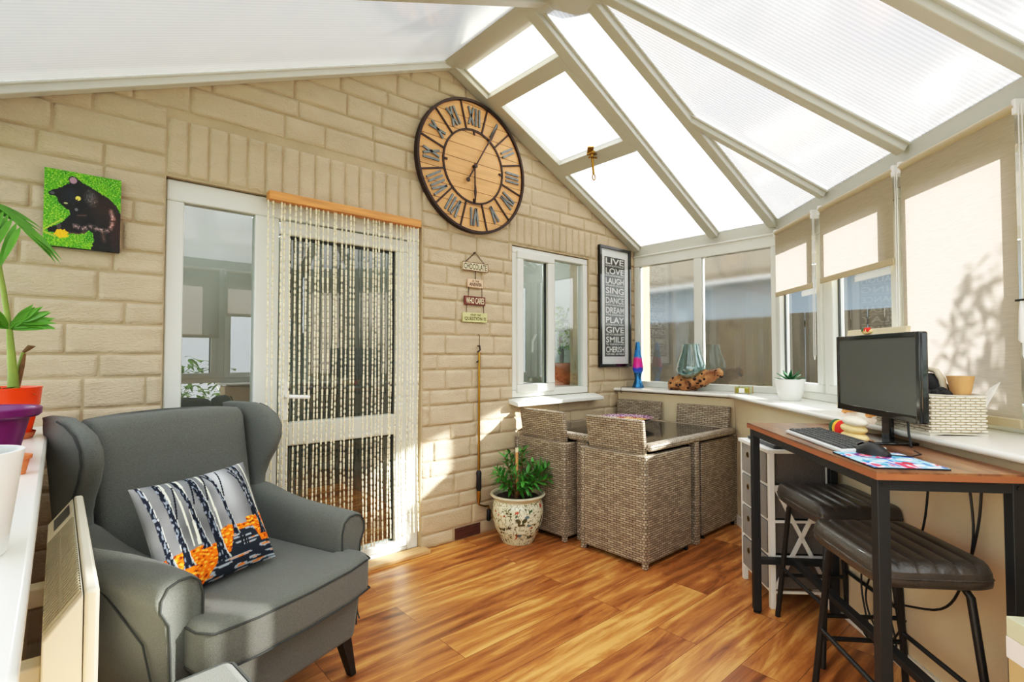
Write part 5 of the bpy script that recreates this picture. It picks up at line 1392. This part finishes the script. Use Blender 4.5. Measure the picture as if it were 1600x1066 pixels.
# ============================================================ PLANTS
def jardiniere():
    t = thing('jardiniere_plant', 'leafy green shrub in a round white pot painted with vines and butterflies', 'plant', (2.352,2.600,0))
    rnd = random.Random(21)
    prof = [(.100,0),(.106,.012),(.118,.04),(.142,.09),(.158,.15),(.163,.20),(.160,.245),(.152,.272),(.150,.285),(.158,.296),(.172,.306),(.176,.314),(.171,.321),(.158,.321),(.150,.312),(.146,.285)]
    def pp(u, v):
        k = v*(len(prof)-1); i = min(len(prof)-2, int(k)); f = k-i; r = 1.07*(prof[i][0]*(1-f)+prof[i+1][0]*f); z = prof[i][1]*(1-f)+prof[i+1][1]*f
        return (r*math.cos(2*PI*u), r*math.sin(2*PI*u), z)
    spots = [(rnd.random(), rnd.uniform(.04,.26), rnd.choice([.009,.012,.016]), rnd.choice([(.72,.30,.22),(.25,.42,.36),(.42,.34,.20),(.80,.62,.40),(.22,.36,.24),(.55,.28,.18),(.36,.46,.50),(.30,.24,.20)]), rnd.uniform(0,3)) for _ in range(85)]
    flies = [(.655,.165,.036),(.52,.10,.028),(.80,.09,.026),(.93,.18,.03),(.40,.18,.03),(.72,.06,.02),(.58,.215,.02)]
    def pc(u, v):
        x, y, z = pp(u, v)
        if v > .52: n = nz(u*40, v*40, 1); return (.78+.05*n,.76+.05*n,.66+.05*n)
        c = (.86,.86,.76); R = .15
        a = nz(u*34, z*36, 3); b = nz(u*34+9, z*36, 8)
        if abs(a) < .035 or abs(b) < .026: c = (.34,.36,.24)
        for su, sz, r, sc, an in spots:
            du = (u-su+.5) % 1-.5; dx = du*2*PI*R; dz = z-sz
            if abs(dx) < r*1.5 and abs(dz) < r*1.5:
                q = dx*math.cos(an)+dz*math.sin(an); w = -dx*math.sin(an)+dz*math.cos(an)
                if (q/r)**2+(w/(r*.6))**2 < 1: c = sc
        for su, sz, r in flies:
            du = (u-su+.5) % 1-.5; dx = abs(du*2*PI*R); dz = z-sz
            if dx < r and abs(dz) < r:
                if ((dx-r*.5)/(r*.45))**2 + ((dz-r*.25-dx*.25)/(r*.36))**2 < 1 or ((dx-r*.3)/(r*.32))**2 + ((dz+r*.35)/(r*.28))**2 < 1: c = (.20,.28,.18) if (dx+dz*3) % .012 < .008 else (.42,.32,.18)
        return c
    grid('painted_pot', 260, 110, pp, pc, 'glazed', t)
    MB().lathe([(.100,.001),(.0005,.001)], (0,0,0), 24, False).build('pot_foot', MAT['white_ceramic'], t)
    MB().lathe([(.148,.292),(.001,.300)], (0,0,0), 24, False).build('soil', MAT['soil'], t)
    st_ = MB(); lf = MB()
    tips = [(-.17,-.04,.42),(-.12,-.10,.50),(-.08,.04,.56),(-.02,-.12,.47),(.03,-.02,.62),(.07,-.08,.52),(.13,-.07,.47),(.19,-.10,.48),(.10,.05,.58),(-.14,.05,.48),(.02,-.15,.42),(-.20,-.02,.47),(.16,-.14,.41),(-.06,-.15,.40),(.22,-.05,.50),(.0,.08,.57),(-.10,-.16,.44)]
    for tx, ty, tz in tips:
        p0 = Vector((tx*.28+rnd.uniform(-.03,.03), ty*.28, .296)); p1 = Vector((tx,ty,tz)); md = p0.lerp(p1,.5)+Vector((0,0,.03)); st_.tube([p0,md,p1], [.007,.005,.003], 6)
        d = (p1-md).normalized()
        for k in range(18):
            u = .28+.72*k/17; p = p0.lerp(md,u*2) if u < .5 else md.lerp(p1,(u-.5)*2); a = k*2.4+tx*30; s = d.orthogonal().normalized(); s2 = d.cross(s)
            q = s*math.cos(a)+s2*math.sin(a); lf.leaf(p, q*.8+d*.65, rnd.uniform(.055,.085), rnd.uniform(.020,.028), droop=.15, n=4, fold=.25)
    st_.build('stems', MAT['bark'], t, smooth=60); lf.build('foliage', MAT['leaf_dark'], t, smooth=60)
    sk = MB().tube([(-.035,-.03,.30),(-.035,-.03,.60)], .009, 8); sk.build('stake', MAT['stake'], t, smooth=60)
    MB().tube([(-.035,-.03,.60),(-.035,-.03,.625)], .011, 8).build('stake_cap', MAT['sign_cream'], t, smooth=60)
jardiniere()
def topiary():
    t = thing('terracotta_topiary', 'bushy green plant in a terracotta pot on the kitchen side of the house window', 'plant', (3.48,3.245,.9755)); t.scale = (1.08,1.08,1.08)
    MB().lathe([(.066,0),(.070,.002),(.088,.14),(.098,.141),(.101,.188),(.094,.188),(.088,.14)], (0,0,0), 32).build('pot', MAT['terracotta'], t, smooth=40)
    MB().lathe([(.089,.165),(.001,.168)], (0,0,0), 20, False).build('soil', MAT['soil'], t)
    MB().tube([(0,0,.16),(.005,0,.28),(-.005,.01,.42)], [.022,.018,.012], 8).build('trunk', MAT['bark'], t, smooth=60)
    m = MB(); rnd = random.Random(31)
    for i in range(420):
        a = rnd.uniform(0,6.28); b = math.acos(rnd.uniform(-1,1)); r = .15*rnd.uniform(.35,1)**.5; p = Vector((r*math.sin(b)*math.cos(a), r*math.sin(b)*math.sin(a), .42+r*1.15*math.cos(b)))
        if i < 60: p = Vector((rnd.uniform(-.05,.05), rnd.uniform(-.05,.05), rnd.uniform(.52,.66)))
        m.leaf(p, (rnd.uniform(-1,1),rnd.uniform(-1,1),rnd.uniform(-.5,.9)), rnd.uniform(.035,.06), rnd.uniform(.018,.026), droop=.2, n=3)
    m.build('foliage', MAT['leaf_lime'], t, smooth=60)
topiary()
cu = MB(); n = 60
cu.add([p for i in range(n+1) for p in ((2.50+.46*i/n, 3.60+.025*math.sin(i*1.3), .0), (2.50+.46*i/n, 3.60+.025*math.sin(i*1.3), 2.3))], [(2*i,2*i+2,2*i+3,2*i+1) for i in range(n)])
tag(cu.build('curtain', MAT['curtain_grey'], None, smooth=180), 'long grey curtain inside the house, seen through the left sash of the house window', 'curtain')
cu = MB(); cu.add([p for i in range(n+1) for p in ((1.02+.22*i/n, 3.45+.02*math.sin(i*.8), .0), (1.02+.22*i/n, 3.45+.02*math.sin(i*.8), 2.3))], [(2*i,2*i+2,2*i+3,2*i+1) for i in range(n)])
tag(cu.build('curtain', MAT['curtain_grey'], None, smooth=180), 'narrow grey curtain inside the house, seen through the glazed door behind the beads', 'curtain')

# ============================================================ OUTDOORS
def fence(name, label, p0, p1, h, mat, w=.10):
    t = thing(name, label, 'fence', (p0[0],p0[1],-.12), math.atan2(p1[1]-p0[1], p1[0]-p0[0])); L = math.hypot(p1[0]-p0[0], p1[1]-p0[1]); m = MB(); x = 0; i = 0
    while x < L: m.box((x,(-.008 if i % 2 else .008)-.008,0),(x+w-.006,(-.008 if i % 2 else .008)+.008,h)); x += w; i += 1
    m.build('boards', MAT[mat], t)
    r = MB(); 
    for z in (.3, h*.55, h-.15): r.box((0,.02,z),(L,.05,z+.07))
    r.build('rail', MAT[mat], t)
fence('garden_fence', 'weathered tan board fence outside the two side windows', (5.9,6.2), (5.9,-.2), 1.82, 'fence', .14)
fence('screen_fence', 'grey close board fence outside the bay windows', (5.6,-.4), (2.9,-3.2), 1.75, 'fence_dark', .07)
def shrub(name, label, c, sc, n, seed, mat='hedge', sz=(.10,.05), cz=None):
    t = thing(name, label, 'shrub', (c[0],c[1],-.12)); rnd = random.Random(seed); m = MB()
    for i in range(n):
        a = rnd.uniform(0,6.28); b = math.acos(rnd.uniform(-1,1)); r = rnd.uniform(.2,1)**.45
        p = Vector((sc[0]*r*math.sin(b)*math.cos(a), sc[1]*r*math.sin(b)*math.sin(a), (cz or sc[2])+sc[2]*.92*r*math.cos(b)))
        m.leaf(p, (rnd.uniform(-1,1),rnd.uniform(-1,1),rnd.uniform(-.6,.8)), sz[0]*rnd.uniform(.7,1.2), sz[1], droop=.3, n=3)
    m.build('foliage', MAT[mat], t, smooth=60)
    s = MB()
    for k in range(5): s.tube([(0,0,0),(rnd.uniform(-.4,.4)*sc[0],rnd.uniform(-.4,.4)*sc[1],(cz or sc[2])*.8),(rnd.uniform(-.8,.8)*sc[0],rnd.uniform(-.8,.8)*sc[1],(cz or 0)+sc[2]*(.5 if cz else 1.6))], [.02,.012,.004], 6)
    s.build('stems', MAT['bark'], t, smooth=60)
shrub('garden_shrub', 'leafy garden shrub outside whose shadow falls on the long roller blind', (3.33,-.56), (.25,.22,.44), 230, 41, 'leaf', (.11,.045), 1.80)
shrub('green_hedge', 'green hedge outside the front windows, mirrored in the door side pane', (.5,-3.3), (2.1,.5,.75), 1500, 42, 'leaf_lime', (.16,.08))
shrub('green_hedge', 'green hedge outside the left windows behind the palm', (-2.4,.8), (.5,2.2,.8), 1300, 43, 'leaf_lime', (.16,.08))

nb_ = thing('neighbour_house', 'pale neighbouring house with tan tiled roof blurred beyond the side windows', 'house', (8.6,3.0,-.12))
MB().box((0,-3,0),(.3,6,2.75)).build('wall', MAT['render_pale'], nb_)
MB().hexa([(-.4,-3.2,2.70),(-.4,6.2,2.70),(-.4,6.2,2.85),(-.4,-3.2,2.85)],[(2.6,-3.2,5.6),(2.6,6.2,5.6),(2.6,6.2,5.8),(2.6,-3.2,5.8)]).build('roof', MAT['roof_tile'], nb_)
# ============================================================ LIGHT, SKY, CAMERA
w = bpy.data.worlds.new('World'); S.world = w; w.use_nodes = True; nt = w.node_tree; nt.nodes.clear()
out = nt.nodes.new('ShaderNodeOutputWorld'); bg = nt.nodes.new('ShaderNodeBackground'); tc = nt.nodes.new('ShaderNodeTexCoord'); sx = nt.nodes.new('ShaderNodeSeparateXYZ'); rp = nt.nodes.new('ShaderNodeValToRGB')
nt.links.new(tc.outputs['Generated'], sx.inputs[0]); nt.links.new(sx.outputs[2], rp.inputs[0]); nt.links.new(rp.outputs[0], bg.inputs[0]); nt.links.new(bg.outputs[0], out.inputs[0])
e = rp.color_ramp.elements; e[0].position = 0; e[0].color = (.80,.84,.86,1); e[1].position = .6; e[1].color = (.86,.93,1,1)
bg.inputs[1].default_value = SKY
sd = bpy.data.lights.new('sun', 'SUN'); sd.energy = SUN; sd.angle = R_(1.6); sd.color = (1,.955,.89)
so = bpy.data.objects.new('sun', sd); COL.objects.link(so); so.rotation_euler = Vector((-.64,.77,-.41)).to_track_quat('-Z','Y').to_euler()
for lx, en in ((.9,30), (3.2,60)):  # added fill lamps, no fitting visible, to lift the dark house interior
    ld = bpy.data.lights.new('house_fill_light', 'POINT'); ld.energy = en; ld.shadow_soft_size = .15; lo_ = bpy.data.objects.new('house_fill_light', ld); COL.objects.link(lo_); lo_.location = (lx,4.1,2.3)
cd = bpy.data.cameras.new('camera'); cam = bpy.data.objects.new('camera', cd); COL.objects.link(cam); S.camera = cam
cd.sensor_width = 36; cd.lens = 802/1600*36; cd.clip_start = .02
cam.location = (0,0,1.245); yaw = R_(48.5); T = math.atan(23/802)
fw = Vector((math.cos(yaw)*math.cos(T), math.sin(yaw)*math.cos(T), math.sin(T))); cam.rotation_euler = fw.to_track_quat('-Z','Y').to_euler()
S.view_settings.view_transform = 'Standard'; S.view_settings.look = 'None'; S.view_settings.exposure = EXPO; S.view_settings.gamma = 1
S.view_settings.use_curve_mapping = True; cm = S.view_settings.curve_mapping; WL = 5.0; cm.white_level = (WL,WL,WL); cm.extend = 'HORIZONTAL'
cc_ = cm.curves[3]
for px, py in ((.008,.029),(.05,.05*WL),(.10,.46),(.17,.65),(.28,.80),(.55,.94)): cc_.points.new(px, py)
cm.update()
S.cycles.use_denoising = True; S.cycles.max_bounces = 10; S.cycles.transparent_max_bounces = 16; S.cycles.diffuse_bounces = 6; S.cycles.sample_clamp_indirect = 8; S.cycles.caustics_reflective = False; S.cycles.caustics_refractive = False
